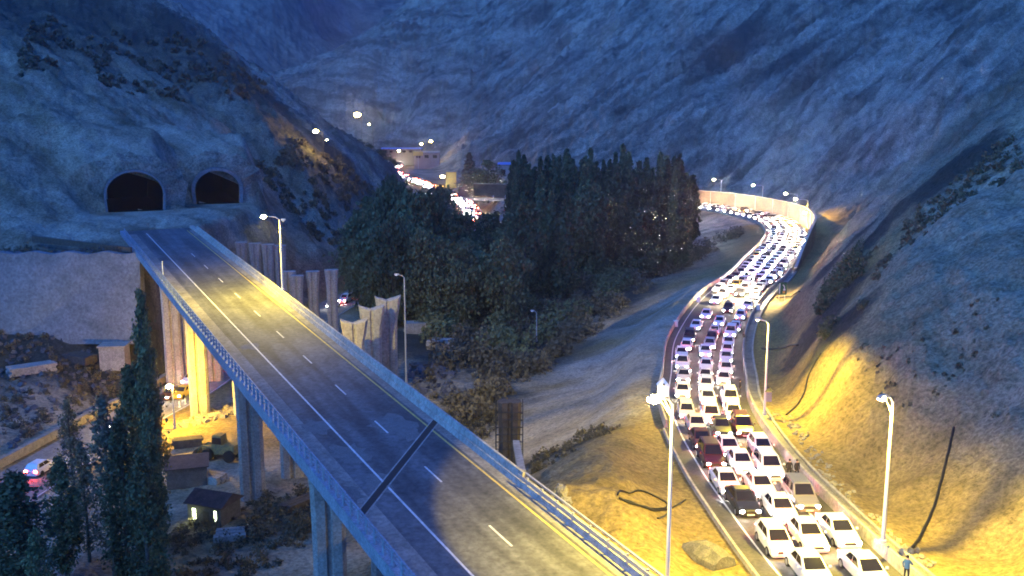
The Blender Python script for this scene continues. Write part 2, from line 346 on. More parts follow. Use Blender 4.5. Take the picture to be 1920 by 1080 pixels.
kd((255, 300, 214), (255, 200, 255), (255, 100, 300), (255, 5, 345), (100, 300, 205), (0, 300, 195), (0, 100, 260), (0, 0, 300), (100, 5, 320), (410, 300, 242), (410, 200, 290),
   (350, 60, 350), (450, 130, 345), (520, 195, 340), (560, 235, 340), (0, 400, 180), (110, 395, 192), (560, 300, 290), (650, 300, 330), (730, 325, 380), (640, 400, 250), (560, 380, 250), (700, 450, 260),
   (480, 330, 250), (-200, 300, 190), (-200, 0, 280), (-200, 450, 150), (520, 290, 480), (600, 280, 560), (400, 150, 560), (680, 300, 640), (200, -120, 420), (100, 0, 560),
   (600, 100, 2000), (450, 0, 2000), (560, 180, 1700), (300, -60, 2000), (640, 30, 2100), (600, 215, 930), (650, 140, 960), (700, 72, 1000), (750, 35, 1040), (800, 5, 1060), (850, -60, 1100), (650, 200, 1350), (720, 130, 1400), (800, 80, 1500), (700, 265, 900), (640, 245, 900), (300, -100, 2400), (0, -150, 2000), (700, 150, 950), 
   (860, 297, 700), (1000, 305, 600), (1150, 315, 520), (1300, 330, 455), (1420, 362, 405), (1300, 200, 530), (1300, 0, 720), (1000, 200, 700), (1000, 50, 900), (1500, 200, 450), (1500, 0, 620),
   (1600, 300, 360), (1560, 400, 325), (1545, 440, 300), (1530, 500, 262), (1700, 100, 430), (1700, 220, 350), (1900, 0, 400), (1900, 90, 350), (800, 150, 880),  (900, 250, 720), (750, 250, 900),
   (2200, -100, 420), (2200, 50, 300), (1000, -250, 1400), (1500, -300, 1000), (500, -300, 2000), (0, -400, 2000), (2000, -400, 900), (1640, 330, 340),
   (1900, 1060, 60), (1900, 900, 69), (1900, 800, 75), (1900, 600, 88), (1600, 960, 80), (1570, 860, 86), (1545, 790, 93), (1520, 730, 103), (1510, 660, 118), (1700, 1040, 66), (1640, 985, 74), (1900, 400, 108), (1900, 260, 130), (1925, 190, 142), (1700, 900, 75), (1700, 700, 89), (1700, 500, 112), (1705, 365, 140),
   (1620, 440, 155), (1550, 900, 84), (1550, 760, 94), (1550, 650, 108), (1560, 560, 135), (1545, 500, 182), (1600, 650, 100), (1800, 420, 112), (2200, 900, 55), (2200, 500, 80), (2200, 200, 120),
   (2200, 1080, 45), (1800, 300, 138), (1640, 380, 220), (1760, 320, 215), (1900, 190, 220), (1600, 430, 250))
kz((1692, 1085, -28.7), (1486, 800, -32.2), (1470, 700, -34), (1480, 640, -35), (1445, 650, -35), (1475, 560, -35.5), (1640, 1020, -28.9), (1560, 930, -30.2), (1500, 530, -35), (1430, 700, -34.2))
for t in range(5, 560, 18):
    for l in (-7, 7):
        if t < 380 or l: q = HWAY.pos(min(t, HWAY.len), l * 1.1, -0.2); KN.append(q)
Kn = np.array([[p.x, p.y, p.z] for p in KN])
def warp(X, Y):
    D = np.hypot(X, Y); A = np.arctan2(X, Y); return A * 3.2, np.log(D) * 2.4
ku, kv = warp(Kn[:, 0], Kn[:, 1])
d_ = np.hypot(ku[:, None] - ku, kv[:, None] - kv); n_ = len(Kn)
Am = np.zeros((n_ + 3, n_ + 3)); Am[:n_, :n_] = -d_ + np.eye(n_) * 0.006
Am[:n_, n_] = 1; Am[:n_, n_ + 1] = ku; Am[:n_, n_ + 2] = kv; Am[n_:, :n_] = Am[:n_, n_:].T
# interpolate the elevation angle (height over distance) so that far and near land carry equal weight
kr = Kn[:, 2] / np.hypot(Kn[:, 0], Kn[:, 1])
wts = np.linalg.solve(Am, np.concatenate([kr, np.zeros(3)]))
TUN = []
for px, py, wpx, hpx, yaw in ((255, 393, 98, 68, 25), (409, 379, 80, 58, 22)):
    b_ = P(px, py, -19.2); s_ = 1800 / b_.length; TUN.append((b_, wpx / s_ * .95, hpx / s_ * .96, R(yaw)))
def tun_local(t, X, Y):
    b_, w, h, yaw = t; dx = X - b_.x; dy = Y - b_.y
    return dx * math.cos(yaw) + dy * math.sin(yaw), -dx * math.sin(yaw) + dy * math.cos(yaw)
W0 = P(-160, 474, -21.3); W1 = P(262, 474, -21.3)
wd = Vector((W1.x - W0.x, W1.y - W0.y)).normalized(); wnrm = Vector((-wd.y, wd.x))       # points away from the camera
def sstep(a, b, x): t = np.clip((x - a) / (b - a), 0, 1); return t * t * (3 - 2 * t)
def terrain(X, Y, noise=True):
    X = np.asarray(X, float); Y = np.asarray(Y, float); sh = X.shape; X = X.ravel(); Y = Y.ravel()
    u, v = warp(X, Y); z = np.full(X.shape, wts[n_]) + wts[n_ + 1] * u + wts[n_ + 2] * v
    for i in range(n_): z -= wts[i] * np.hypot(u - ku[i], v - kv[i])
    D = np.hypot(X, Y); z = z * D
    hd, hy = HWAY.dist(X, Y); ld, ly = LOWROAD.dist(X, Y)
    hz = np.interp(hy, [a for a, b in ROADZ], [b for a, b in ROADZ]); lz = np.interp(ly, [a for a, b in LOWZ], [b for a, b in LOWZ])
    hw = np.interp(hy, [45, 85, 115, 150, 200, 300, 500], [3.9, 4.15, 4.7, 5.3, 5.6, 6, 6])
    # the retaining wall below the tunnel terrace
    wx = (X - W0.x) * wd.x + (Y - W0.y) * wd.y; wy = (X - W0.x) * wnrm.x + (Y - W0.y) * wnrm.y; wl = (W1 - W0).length
    inl = sstep(-3, 0, wl - wx)
    front = (wy < 0.6) & (wy > -40)
    z = np.where(front, z * (1 - inl) + inl * np.minimum(z, -34.2 + 0.11 * np.minimum(wy, 0)), z)
    back = (wy >= 0.6) & (wy < 60)
    z = np.where(back, z * (1 - inl) + inl * np.maximum(z, -21.5), z)
    if noise:
        steep = sstep(-18, 30, z) 
        far = sstep(120, 500, D)
        away = np.where((hd < 0) & (D < 330) & (Y > 60), sstep(34, 60, -hd), sstep(6, 24, np.abs(hd))) * sstep(6, 20, np.abs(ld))
        hill = sstep(-38, -26, z)
        side = sstep(-60, -10, X); rv = np.where(side > .5, X, -X) * 0.85 + Y * 0.53; rw = np.where(side > .5, -X, X) * 0.53 + Y * 0.85
        ridg = 1 - np.abs(fbm(rv / 230, rw / 46, 31, 6, 0.58)) * 2.4
        ridl = 1 - np.abs(fbm(X / 26 , Y / 40, 51, 4, 0.55)) * 2.2
        z = z + away * hill * ((far * 14 + 1.2) * (ridg - 0.5) * 0.8 + (1.4 + far * 1.5) * (ridl - 0.5)) + away * hill * (0.5 + 1.2 * far) * (1 - np.abs(fbm(X / 4.5, Y / 6.5, 61, 4, .62)) * 2.4)
        z = z + (0.25 + 0.8 * hill) * sstep(0.5, 5, np.abs(hd) - hw) * sstep(0, 5, np.abs(ld) - 5) * fbm(X / 5, Y / 5, 71, 4, 0.6)
        z = z + away * (1 - hill) * 0.8 * fbm(X / 14, Y / 14, 91, 3)
    e = np.abs(hd) - hw
    out = np.where(hd > 0, 2.2, 1.4); blend = np.where(hd > 0, 7, 9)
    k = 1 - sstep(0, 1, (e - out) / blend); z = z * (1 - k) + (hz - 0.12) * k
    k = 1 - sstep(0, 1, (np.abs(ld) - 5.6) / 8); z = z * (1 - k) + (lz - 0.12) * k
    for t in TUN:
        lx, ly = tun_local(t, X, Y); r = t[1] / 2; side = 1 - sstep(r + 2, r + 9, np.abs(lx)); fz = t[0].z
        z = np.where(ly < 1.2, z * (1 - side * sstep(-26, -10, ly)) + (fz - .3) * side * sstep(-26, -10, ly), z)
        up = fz + np.clip((ly - .9) * 5, 0, t[2] + 2.0 + fbm(X / 3, Y / 3, 5, 3)) + np.clip(ly - 3, 0, 30) * .55
        k = side * sstep(0.8, 1.4, ly) * (1 - sstep(14, 26, ly)); z = np.where(ly >= .8, z * (1 - k) + k * up, z)
    # keep the ground below the bridge deck
    bs = (X - B0.x) * BU.x + (Y - B0.y) * BU.y; bl = (X - B0.x) * BN.x + (Y - B0.y) * BN.y
    bz = -25.6 + (np.minimum(Y, 175) - 56) * 0.0468
    under = (bs > -75) & (bs < 82) & (bl > -9.6) & (bl < 6.3)
    z = np.where(under, np.minimum(z, bz - 2.6), z)
    end = (bs >= 82) & (bs < BS1 + 8) & (bl > -12) & (bl < 9); z = np.where(end, np.minimum(z, bz - np.where(bs < BS1 + 1, 0.5, 0.05)), z)
    return z.reshape(sh)
def gz(x, y): return float(terrain(np.array([x]), np.array([y]))[0])
def ground(px, py, z0=-42): 
    d = ray(px, py); ts = np.linspace(35, 1200, 2400); X = d.x * ts; Y = d.y * ts; Z = d.z * ts
    T = terrain(X, Y); i = int(np.argmax(Z < T)); return Vector((X[i], Y[i], T[i]))

NA, ND = 1000, 820
az = np.linspace(-0.66, 0.66, NA); dist = np.exp(np.linspace(math.log(26), math.log(3200), ND))
AA, DD = np.meshgrid(az, dist); XX = np.sin(AA) * DD; YY = np.cos(AA) * DD
ZZ = terrain(XX, YY)
vt = np.stack([XX.ravel(), YY.ravel(), ZZ.ravel()], 1)
ii = (np.arange(ND - 1)[:, None] * NA + np.arange(NA - 1)[None, :]).ravel()
fc = np.stack([ii, ii + 1, ii + NA + 1, ii + NA], 1)
fcn = vt[fc].mean(1); keep = np.ones(len(fc), bool)      # cut the tunnel bores out of the hillside
for t in TUN:
    lx, ly = tun_local(t, fcn[:, 0], fcn[:, 1]); zz = fcn[:, 2] - t[0].z; r = t[1] / 2; hc = t[2] - r * .86
    inside = (np.abs(lx) < r + .3) & (ly > .4) & (ly < 15) & (zz > -.1) & ((zz < hc) | ((lx / (r + .3)) ** 2 + ((zz - hc) / (r * .86 + .3)) ** 2 < 1)); keep &= ~inside
fc = fc[keep]
me = bpy.data.meshes.new('terrain'); me.vertices.add(len(vt)); me.vertices.foreach_set('co', vt.ravel())
me.loops.add(fc.size); me.loops.foreach_set('vertex_index', fc.ravel().astype(np.int32)); me.polygons.add(len(fc))
me.polygons.foreach_set('loop_start', np.arange(0, fc.size, 4, dtype=np.int32)); me.polygons.foreach_set('loop_total', np.full(len(fc), 4, dtype=np.int32))
me.polygons.foreach_set('use_smooth', np.ones(len(fc), dtype=bool)); me.update(); me.validate()
me.materials.append(M['ground'])
ter = put('terrain', me); tag(ter, kind='structure')
# ground cover map: red = lamp light painted on the right slope and smooth earth, green = plants and painted hollow shade, blue = bare pale rock (all by where the land lies)
hd, hy = HWAY.dist(XX, YY); ldd, lyy = LOWROAD.dist(XX, YY)
def blob(px, py, z_or_d, r, bydist=False, flat=1.0):
    q = PD(px, py, z_or_d) if bydist else P(px, py, z_or_d)
    return np.exp(-((XX - q.x) ** 2 + (YY - q.y) ** 2) / (r * r))
earth_lit = np.clip(1.25 - sstep(4, 26, np.abs(hd)), 0, 1) * (YY < 330); earth_lit = np.maximum(earth_lit, 1 - sstep(5, 12, np.abs(ldd)))
for a in [(1150, 700, -39, 16), (1250, 620, -38, 18), (1350, 540, -38, 20), (1060, 760, -41, 12), (1500, 700, -30, 10), (1530, 620, -29, 12), (1150, 940, -27.2, 14), (1200, 1040, -27.5, 12), (1560, 800, -24, 12), (1600, 950, -24, 12), (1750, 950, -22, 14), (1100, 740, -39, 14), (380, 860, -42, 18), (560, 1000, -42, 15)]: earth_lit = np.maximum(earth_lit, np.clip(1.3 * blob(*a), 0, 1))  # spots on the right slope brighten its colour to imitate lamp light
plant_shade = np.zeros_like(XX)
for a in [(1550, 590, 128, 8), (1560, 640, 112, 6), (1640, 470, 140, 7), (1600, 430, 165, 10), (1780, 350, 135, 9)]: plant_shade = np.maximum(plant_shade, .75 * blob(*a, True))
for a in [(1080, 560, -42, 24), (1190, 510, -41, 20), (900, 640, -42, 26), (930, 750, -42, 10), (1070, 840, -35, 7), (80, 700, -38, 14), (200, 680, -38, 14), (50, 660, -37, 12), (560, 970, -42, 7), (500, 1060, -42, 7)]: plant_shade = np.maximum(plant_shade, 0.85 * blob(*a))  # the spot in the hollow beside the sand paints its shade
for a in [(130, 40, 330, 60), (330, 100, 330, 45), (430, 170, 320, 40), (500, 230, 320, 30), (1350, 120, 600, 60), (1450, 100, 520, 40), (20, 60, 300, 60), (560, 320, 300, 30), (620, 330, 320, 25)]: plant_shade = np.maximum(plant_shade, 0.55 * blob(*a, True))
pale = np.zeros_like(XX)
for a in [(100, 1000, 95, 30), (400, 900, 105, 24), (560, 1040, 88, 18), (40, 760, 130, 14), (620, 480, 200, 20), (200, 300, 208, 16), (260, 290, 215, 16), (330, 240, 240, 18), (420, 300, 232, 16), (450, 330, 235, 12), (300, 410, 195, 22), (120, 430, 175, 18), (350, 190, 262, 14)]: pale = np.maximum(pale, 0.62 * blob(*a, True))
for a in [ (1500, 260, 400, 40), (1600, 200, 400, 40), (1400, 260, 440, 40), (1650, 250, 360, 30), (500, 80, 1200, 200)]: pale = np.maximum(pale, 0.42 * blob(*a, True))
for a in [(1040, 790, 112, 15), (1100, 740, 120, 18), (1160, 690, 133, 19), (1230, 620, 155, 22), (1300, 560, 178, 22), (1370, 505, 200, 20)]: pale = np.maximum(pale, .62 * np.clip(1.5 * blob(*a, True), 0, 1) * (hd < -5.5))
ca = me.color_attributes.new('earth_lit', 'FLOAT_COLOR', 'POINT')
ca.data.foreach_set('color', np.stack([earth_lit.ravel(), plant_shade.ravel(), pale.ravel(), np.ones(XX.size)], 1).astype(np.float32).ravel())

# ------------------------------------------------------------------ roads
def ribbon(path, t0, t1, l0, l1, dz, step=2.0, useHW=False, mb=None, mi=0):
    mb = mb or MB(); n = max(2, int((t1 - t0) / step) + 1); vs = []; fs = []
    for i in range(n):
        t = t0 + (t1 - t0) * i / (n - 1)
        h = path.hw(path.xy(t)[1]) if useHW else 0
        a = l0(t) if callable(l0) else l0; b = l1(t) if callable(l1) else l1
        sa = -1 if a < 0 else 1
        vs += [path.pos(t, (-h if a < 0 else h) + a if useHW else a, dz), path.pos(t, (-h if b < 0 else h) + b if useHW else b, dz)]
    for i in range(n - 1): fs.append((2 * i, 2 * i + 1, 2 * i + 3, 2 * i + 2))
    mb.add(vs, fs, mi); return mb
HW = lambda t: HWAY.hw(HWAY.xy(t)[1])
TE = HWAY.len
struct('highway', ribbon(HWAY, 0, TE, lambda t: -HW(t) - 1.3, lambda t: HW(t) + 0.1, 0.0), M['asphalt'])
mk = MB()
ribbon(HWAY, 0, TE, lambda t: -HW(t) + 0.02, lambda t: -HW(t) + 0.17, 0.006, mb=mk)
ribbon(HWAY, 0, 75, lambda t: HW(t) - 2.05, lambda t: HW(t) - 1.9, 0.006, mb=mk)
struct('highway_marking', mk, M['white'])
struct('lower_road', ribbon(LOWROAD, 0, LOWROAD.len, -4.6, 4.6, 0.0), M['dirt_road'])
mk = MB(); ribbon(LOWROAD, 0, LOWROAD.len, 4.2, 4.35, 0.006, mb=mk); struct('lower_road_marking', mk, M['white'])

def wall_run(path, t0, t1, lat, h, th, base=-0.3, step=2.0, top_in=0.0):
    """solid wall swept along a path; lat/h may be functions of t"""
    mb = MB(); n = max(2, int((t1 - t0) / step) + 1); rings = []
    for i in range(n):
        t = t0 + (t1 - t0) * i / (n - 1); l = lat(t) if callable(lat) else lat; hh = h(t) if callable(h) else h
        rings.append([path.pos(t, l - th / 2, base), path.pos(t, l + th / 2, base), path.pos(t, l + th / 2 - top_in, hh), path.pos(t, l - th / 2 + top_in, hh)])
    mb.loft(rings); return mb
TW0 = HWAY.project(58, 228)[0]
tb = wall_run(HWAY, 0, TW0 + 3, lambda t: HW(t) + 0.35, 0.85, 0.45, top_in=0.12)
o = tb.build('concrete_barrier', M['concrete_lt']); tag(o, 'pale low concrete barrier on the hillside edge of the jammed highway', 'barrier')
o = wall_run(HWAY, 0, TW0 + 3, lambda t: HW(t) + 1.75, 0.30, 0.25).build('drain_kerb', M['concrete_lt']); tag(o, 'thin outer kerb of the drain between highway barrier and yellow slope', 'kerb')
struct('drain_channel', ribbon(HWAY, 0, TW0 + 3, lambda t: HW(t) + 0.5, lambda t: HW(t) + 1.7, 0.02), M['dust'])
TL0 = HWAY.project(17.6, 100)[0]
o = wall_run(HWAY, TL0 - 3, TE, lambda t: -HW(t) - 1.15 , 0.85, 0.4, top_in=0.1).build('concrete_barrier', M['concrete_lt']); tag(o, 'long pale concrete barrier on the valley edge of the highway', 'barrier')
o = wall_run(HWAY, 0, TL0 - 4, lambda t: -HW(t) - 1.5, 0.25, 0.3, top_in=0.05).build('low_kerb_wall', M['concrete']); tag(o, 'low dull kerb wall between near highway shoulder and sand', 'kerb')
def hwall(t):
    return 0.9 + 5.2 * float(sstep(TW0 - 5, TW0 + 52, t))
wallo = empty('retaining_wall', HWAY.pos(TW0 + 100, HW(TW0 + 100) + 1.6)); tag(wallo, 'tall curved concrete wall glowing yellow round the outside of the bend', 'wall')
iv = Matrix.Translation(-wallo.location)
def pbuild(mb, name, mat, root, smooth=False):
    mb.v = [tuple(Vector(v) - root.location) for v in mb.v]; return mb.build(name, mat, root, smooth)
pbuild(wall_run(HWAY, TW0, TE, lambda t: HW(t) + 1.6, hwall, 0.5), 'wall_face', M['wallpan'], wallo)
cap = MB(); n = 90; rings = []
for i in range(n):
    t = TW0 + (TE - TW0) * i / (n - 1); l = HW(t) + 1.6; h = hwall(t)
    rings.append([HWAY.pos(t, l - .35, h), HWAY.pos(t, l + .35, h), HWAY.pos(t, l + .35, h + .22), HWAY.pos(t, l - .35, h + .22)])
cap.loft(rings); pbuild(cap, 'coping', M['concrete_lt'], wallo)
for i in range(16):
    t = TW0 + 20 + i * 13
    if t > TE - 2: break
    b = MB(); l = HW(t) + 1.6 - 0.33; a = HWAY.pos(t, l); u = HWAY.tan(t)
    b.box(a + Vector((0, 0, hwall(t) / 2)), (0.25, 0.16, hwall(t) - .1), rot=math.atan2(u.y, u.x)); pbuild(b, 'joint_rib', M['concrete'], wallo)

# ------------------------------------------------------------------ bridge
br = empty('road_bridge', BP(0, 0)); tag(br, 'long empty road bridge running from the sand bank to the twin tunnels', 'bridge')
def bbuild(mb, name, mat, parent=br): 
    mb.v = [tuple(Vector(v) - br.location) for v in mb.v]; return mb.build(name, mat, parent)
def bsweep(s0, s1, prof, n=24, mb=None):
    mb = mb or MB(); mb.loft([[BP(s0 + (s1 - s0) * i / (n - 1), l, z) for l, z in prof] for i in range(n)]); return mb
LE, RE = -7.5, 5.05
bbuild(bsweep(BS0, BS1, [(LE, -0.35), (LE, 0), (RE, 0), (RE, -0.35)]), 'deck', M['deck'])
bbuild(bsweep(BS0, BS1, [(LE + .4, -0.352), (RE - .4, -0.352), (RE - 1.6, -1.9), (LE + 1.6, -1.9)]), 'girder', M['bluesteel'])
bbuild(bsweep(BS0, BS1, [(LE - .12, -0.85), (LE - .12, 0.16), (LE + .55, 0.16), (LE + .55, 0.004), (LE + .003, 0.004), (LE + .003, -0.85)]), 'edge_beam', M['bluesteel'])
bbuild(bsweep(BS0, BS1, [(RE - .62, 0.004), (RE + .0, 0.004), (RE + .0, -0.003), (RE + .14, -0.003), (RE + .14, 0.42), (RE - .5, 0.42)]), 'kerb', M['concrete_lt'])
bbuild(bsweep(-26, BS1 - 6, [(RE - .38, 0.425), (RE + .02, 0.425), (RE - .08, 0.95), (RE - .28, 0.95)]), 'parapet', M['concrete_lt'])
def bstrip(s0, s1, l0, l1, dz, name, mat, n=30): return bbuild(bsweep2(s0, s1, l0, l1, dz, n), name, mat)
def bsweep2(s0, s1, l0, l1, dz, n=30, mb=None):
    mb = mb or MB(); vs = []; fs = []
    for i in range(n):
        s = s0 + (s1 - s0) * i / (n - 1); vs += [BP(s, l0, dz), BP(s, l1, dz)]
    for i in range(n - 1): fs.append((2 * i, 2 * i + 1, 2 * i + 3, 2 * i + 2))
    mb.add(vs, fs); return mb
bstrip(BS0, BS1 - 4, LE + .56, LE + 2.1, 0.004, 'dusty_shoulder', M['dust'])
bstrip(BS0, BS1 - 4, RE - 1.35, RE - .63, 0.004, 'dusty_gutter', M['dust'])
JS = -16.6
for a, b in ((BS0, BS1 - 4),):
    bstrip(a, b, -3.72, -3.56, 0.008, 'edge_line', M['white']); bstrip(a, b, 3.3, 3.46, 0.008, 'median_line', M['yellow'])
for k in range(-5, 8):
    s = 0 + k * 10.62; bstrip(s - 1.55, s + 1.55, -0.07, 0.07, 0.008, 'lane_dash', M['white'], 2)
rp = random.Random(21)
for px, py, rr in ((735, 797, 2.0), (770, 815, 1.2), (655, 850, 1.5), (712, 905, 1.3), (600, 800, 1.3), (655, 930, 1.1), (470, 650, 1.0)):
    c = PF(px, py, lambda x, y: BRZ(y)); sc_, lc_ = (c.xy - B0) @ BU, (c.xy - B0) @ BN; pm = MB(); ring = []
    for k in range(18):
        an = k / 18 * 6.283; q_ = rr * rp.uniform(.55, 1.15); ring.append(BP(sc_ + math.cos(an) * q_ * 1.5, max(LE + .8, min(RE - .8, lc_ + math.sin(an) * q_)), .006))
    pm.add([BP(sc_, lc_, .0065)] + ring, [(0, 1 + k, 1 + (k + 1) % 18) for k in range(18)]); bbuild(pm, 'dust_patch', M['dustpatch'])
# expansion joint, slightly skewed across the deck
jm = MB(); 
a = PF(690, 950, lambda x, y: BRZ(y)); b = PF(812, 796, lambda x, y: BRZ(y)); sa_, la_ = (a.xy - B0) @ BU, (a.xy - B0) @ BN; sb_, lb_ = (b.xy - B0) @ BU, (b.xy - B0) @ BN
kj = (sb_ - sa_) / (lb_ - la_); a = BP(sa_ + kj * (LE + .6 - la_), LE + .6, .012); b = BP(sa_ + kj * (RE - .65 - la_), RE - .65, .012); print('JOINT', sa_, la_, sb_, lb_); ux = BU * 0.42
jm.add([(a.x - ux.x, a.y - ux.y, a.z), (b.x - ux.x, b.y - ux.y, b.z), (b.x + ux.x, b.y + ux.y, b.z + .02), (a.x + ux.x, a.y + ux.y, a.z + .02)], [(0, 1, 2, 3)]); bbuild(jm, 'expansion_joint', M['joint'])
for sg in (-1, 1):
    jm = MB(); u0, u1 = BU * 0.44 * sg, BU * 0.62 * sg
    jm.add([(a.x + u0.x, a.y + u0.y, a.z + .014 * sg), (b.x + u0.x, b.y + u0.y, b.z + .014 * sg), (b.x + u1.x, b.y + u1.y, b.z + .02 * sg), (a.x + u1.x, a.y + u1.y, a.z + .02 * sg)], [(0, 1, 2, 3)])
    bbuild(jm, 'joint_nosing', M['concrete'])
# left railing: concrete posts with rails, one railing part with each post as a sub-part
ral = MB()
for zz in (0.55, 0.85, 1.12):
    ral.loft([[BP(s, LE + .12, zz - .04), BP(s, LE + .22, zz - .04), BP(s, LE + .22, zz + .04), BP(s, LE + .12, zz + .04)] for s in np.linspace(BS0 + 12, BS1 - 4, 20)])
railing = bbuild(ral, 'railing', M['bluesteel'])
rb = math.atan2(BU.y, BU.x); s = BS0 + 13; np_ = 0
while s < BS1 - 4 and np_ < 98:
    m = MB(); m.box(BP(s, LE + .17, 0.64), (0.34, 0.2, 1.02), rot=rb, taper=(.8, .8)); bbuild(m, 'railing_post', M['bluesteel'], railing); s += 1.5; np_ += 1
# steel guard rail on the near right end
gr = MB(); prof = [(0, .55), (.05, .62), (0, .7), (.05, .78), (0, .86), (-.04, .86), (-.02, .55)]
gr.loft([[BP(s, RE - .62 + l, z + .1) for l, z in prof] for s in np.linspace(BS0, -26, 12)])
gr.loft([[BP(s, RE - .1 + l, z + .25) for l, z in ((0, .55), (.12, .55), (.12, .67), (0, .67))] for s in np.linspace(BS0, -26, 12)])
guard = bbuild(gr, 'guard_rail', M['steel'])
for k in range(18):
    m = MB(); m.box(BP(BS0 + 1 + k * 2, RE - .45, .68), (.14, .14, .62), rot=rb); bbuild(m, 'guard_post', M['steel'], guard)

def pylon(m, base, top, rot, w0=3.2, w1=4.6, d=1.7, notch=True):
    """bridge pier with a vertical groove and a top that flares and dips in the middle"""
    M3 = Matrix.Rotation(rot, 3, 'Z'); H = top - base.z
    levels = [(0, w0), (0.25, w0), (0.55, w0 * 1.0), (0.78, w0 * 1.06), (0.9, (w0 * 1.1 + w1) / 2), (1.0, w1)]
    rings = []
    for f, w in levels:
        z = base.z + H * f; g = 0.28; ch = 0.35
        pl = [(-w / 2 + ch, -d / 2), (-g, -d / 2), (-g * .4, -d / 2 + .28), (g * .4, -d / 2 + .28), (g, -d / 2), (w / 2 - ch, -d / 2), (w / 2, -d / 2 + ch), (w / 2, d / 2 - ch),
              (w / 2 - ch, d / 2), (g, d / 2), (-g, d / 2), (-w / 2 + ch, d / 2), (-w / 2, d / 2 - ch), (-w / 2, -d / 2 + ch)]
        rings.append([M3 @ Vector((x, y, 0)) + Vector((base.x, base.y, z + (.75 * (abs(x) / (w / 2)) ** 3 if notch and f == 1.0 else 0))) for x, y in pl])
    m.loft(rings)
for s, lat in ((57.5, -3.0), (54, 2.4), (22, -3.6), (27, 2.2), (-9, -4.2), (-5, 2.2), (76, -3.6), (80, -1.5), (75, 2.4)):
    q = B0 + BU * s + BN * lat; z0 = gz(q.x, q.y) - 0.6
    m = MB(); pylon(m, Vector((q.x, q.y, z0)), BRZ(q.y) - 1.2, rb - math.pi / 2 - .25, 2.7, 3.6, 2.0, False); bbuild(m, 'pier', M['concrete'])

# ------------------------------------------------------------------ unfinished twin bridge piers
pier_lab = ['shortest pale flared pier, leftmost of the three behind the bridge parapet', 'middle one of the three pale flared piers behind the bridge parapet',
            'tallest pale flared pier, nearest the grey lamp post by the grove']
for (px, py, ztop, wpx), lb in zip(((664, 600, -29.5, 44), (697, 574, -28.6, 44), (727, 557, -27.8, 44)), pier_lab):
    q = P(px, py, ztop); z0 = gz(q.x, q.y) - .5; o = empty('bridge_pier', (q.x, q.y, z0)); tag(o, lb, 'pier', 'bare piers of the unfinished twin bridge')
    m = MB(); pylon(m, Vector((0, 0, 0)), ztop - z0 - .5, 0.12, 2.7, 4.1, 1.8); m.build('column', M['concrete_lt'], o)
far_lab = ['dark bare pier just right of the bridge lamp, nearest to the parked lights', 'dark bare pier standing just left of its darker neighbour below the slope',
           'grey bare pier right beside the bridge lamp post', 'second grey bare pier left of the bridge lamp post', 'third grey bare pier left of the bridge lamp post', 'grey bare pier closest to the right tunnel mouth', 'low dark pier just right of the bridge lamp post', 'dark pier directly behind the bridge lamp post']
for (px, py, zt), lb in zip(((621, 497, -26.5), (586, 500, -27), (524, 452, -24.5), (502, 450, -24.2), (478, 448, -24), (452, 446, -23.8), (556, 508, -27.5), (541, 500, -27)), far_lab):
    q = P(px, py, zt); z0 = gz(q.x, q.y) - .5; o = empty('bridge_pier', (q.x, q.y, min(z0, zt - 6))); tag(o, lb, 'pier', 'bare piers of the unfinished twin bridge')
    m = MB(); pylon(m, Vector((0, 0, 0)), zt - o.location.z - .84, 0.12, 1.9, 2.5, 1.7, False); m.build('column', M['concrete'], o)
q = P(955, 745, -28.5); z0 = gz(q.x, q.y) - .4; o = empty('bridge_pier', (q.x, q.y, z0)); tag(o, 'dark scaffolded pier in the gully beside the bridge parapet', 'pier', 'bare piers of the unfinished twin bridge')
m = MB(); pylon(m, Vector((0, 0, 0)), -28.9 - z0, .1, 2.2, 2.4, 1.6, False); m.build('column', M['timber'], o)
m = MB()
for i in range(9):
    zz = 1 + i * (-30 - z0) / 9
    for a in ((-1.4, -1.1, 1.4, -1.1), (-1.4, 1.1, 1.4, 1.1), (-1.4, -1.1, -1.4, 1.1), (1.4, -1.1, 1.4, 1.1)): m.tube([(a[0], a[1], zz), (a[2], a[3], zz)], .045, 5)
for x, y in ((-1.4, -1.1), (1.4, -1.1), (1.4, 1.1), (-1.4, 1.1)): m.tube([(x, y, 0), (x, y, -29 - z0)], .05, 5)
m.build('scaffold', M['timberpole'], o)
a = P(968, 832, -30.5); b = P(978, 885, -28.2)
m = MB(); d = (b - a); rz = math.atan2(d.y, d.x); m.box((0, 0, 0), (d.length + 1.2, .62, .5), mat=d.to_track_quat('X', 'Z').to_matrix()); o = m.build('concrete_beam', M['concrete_lt']); o.location = (a + b) / 2
tag(o, 'pale concrete beam leaning at the edge of the sand beside the parapet', 'beam')

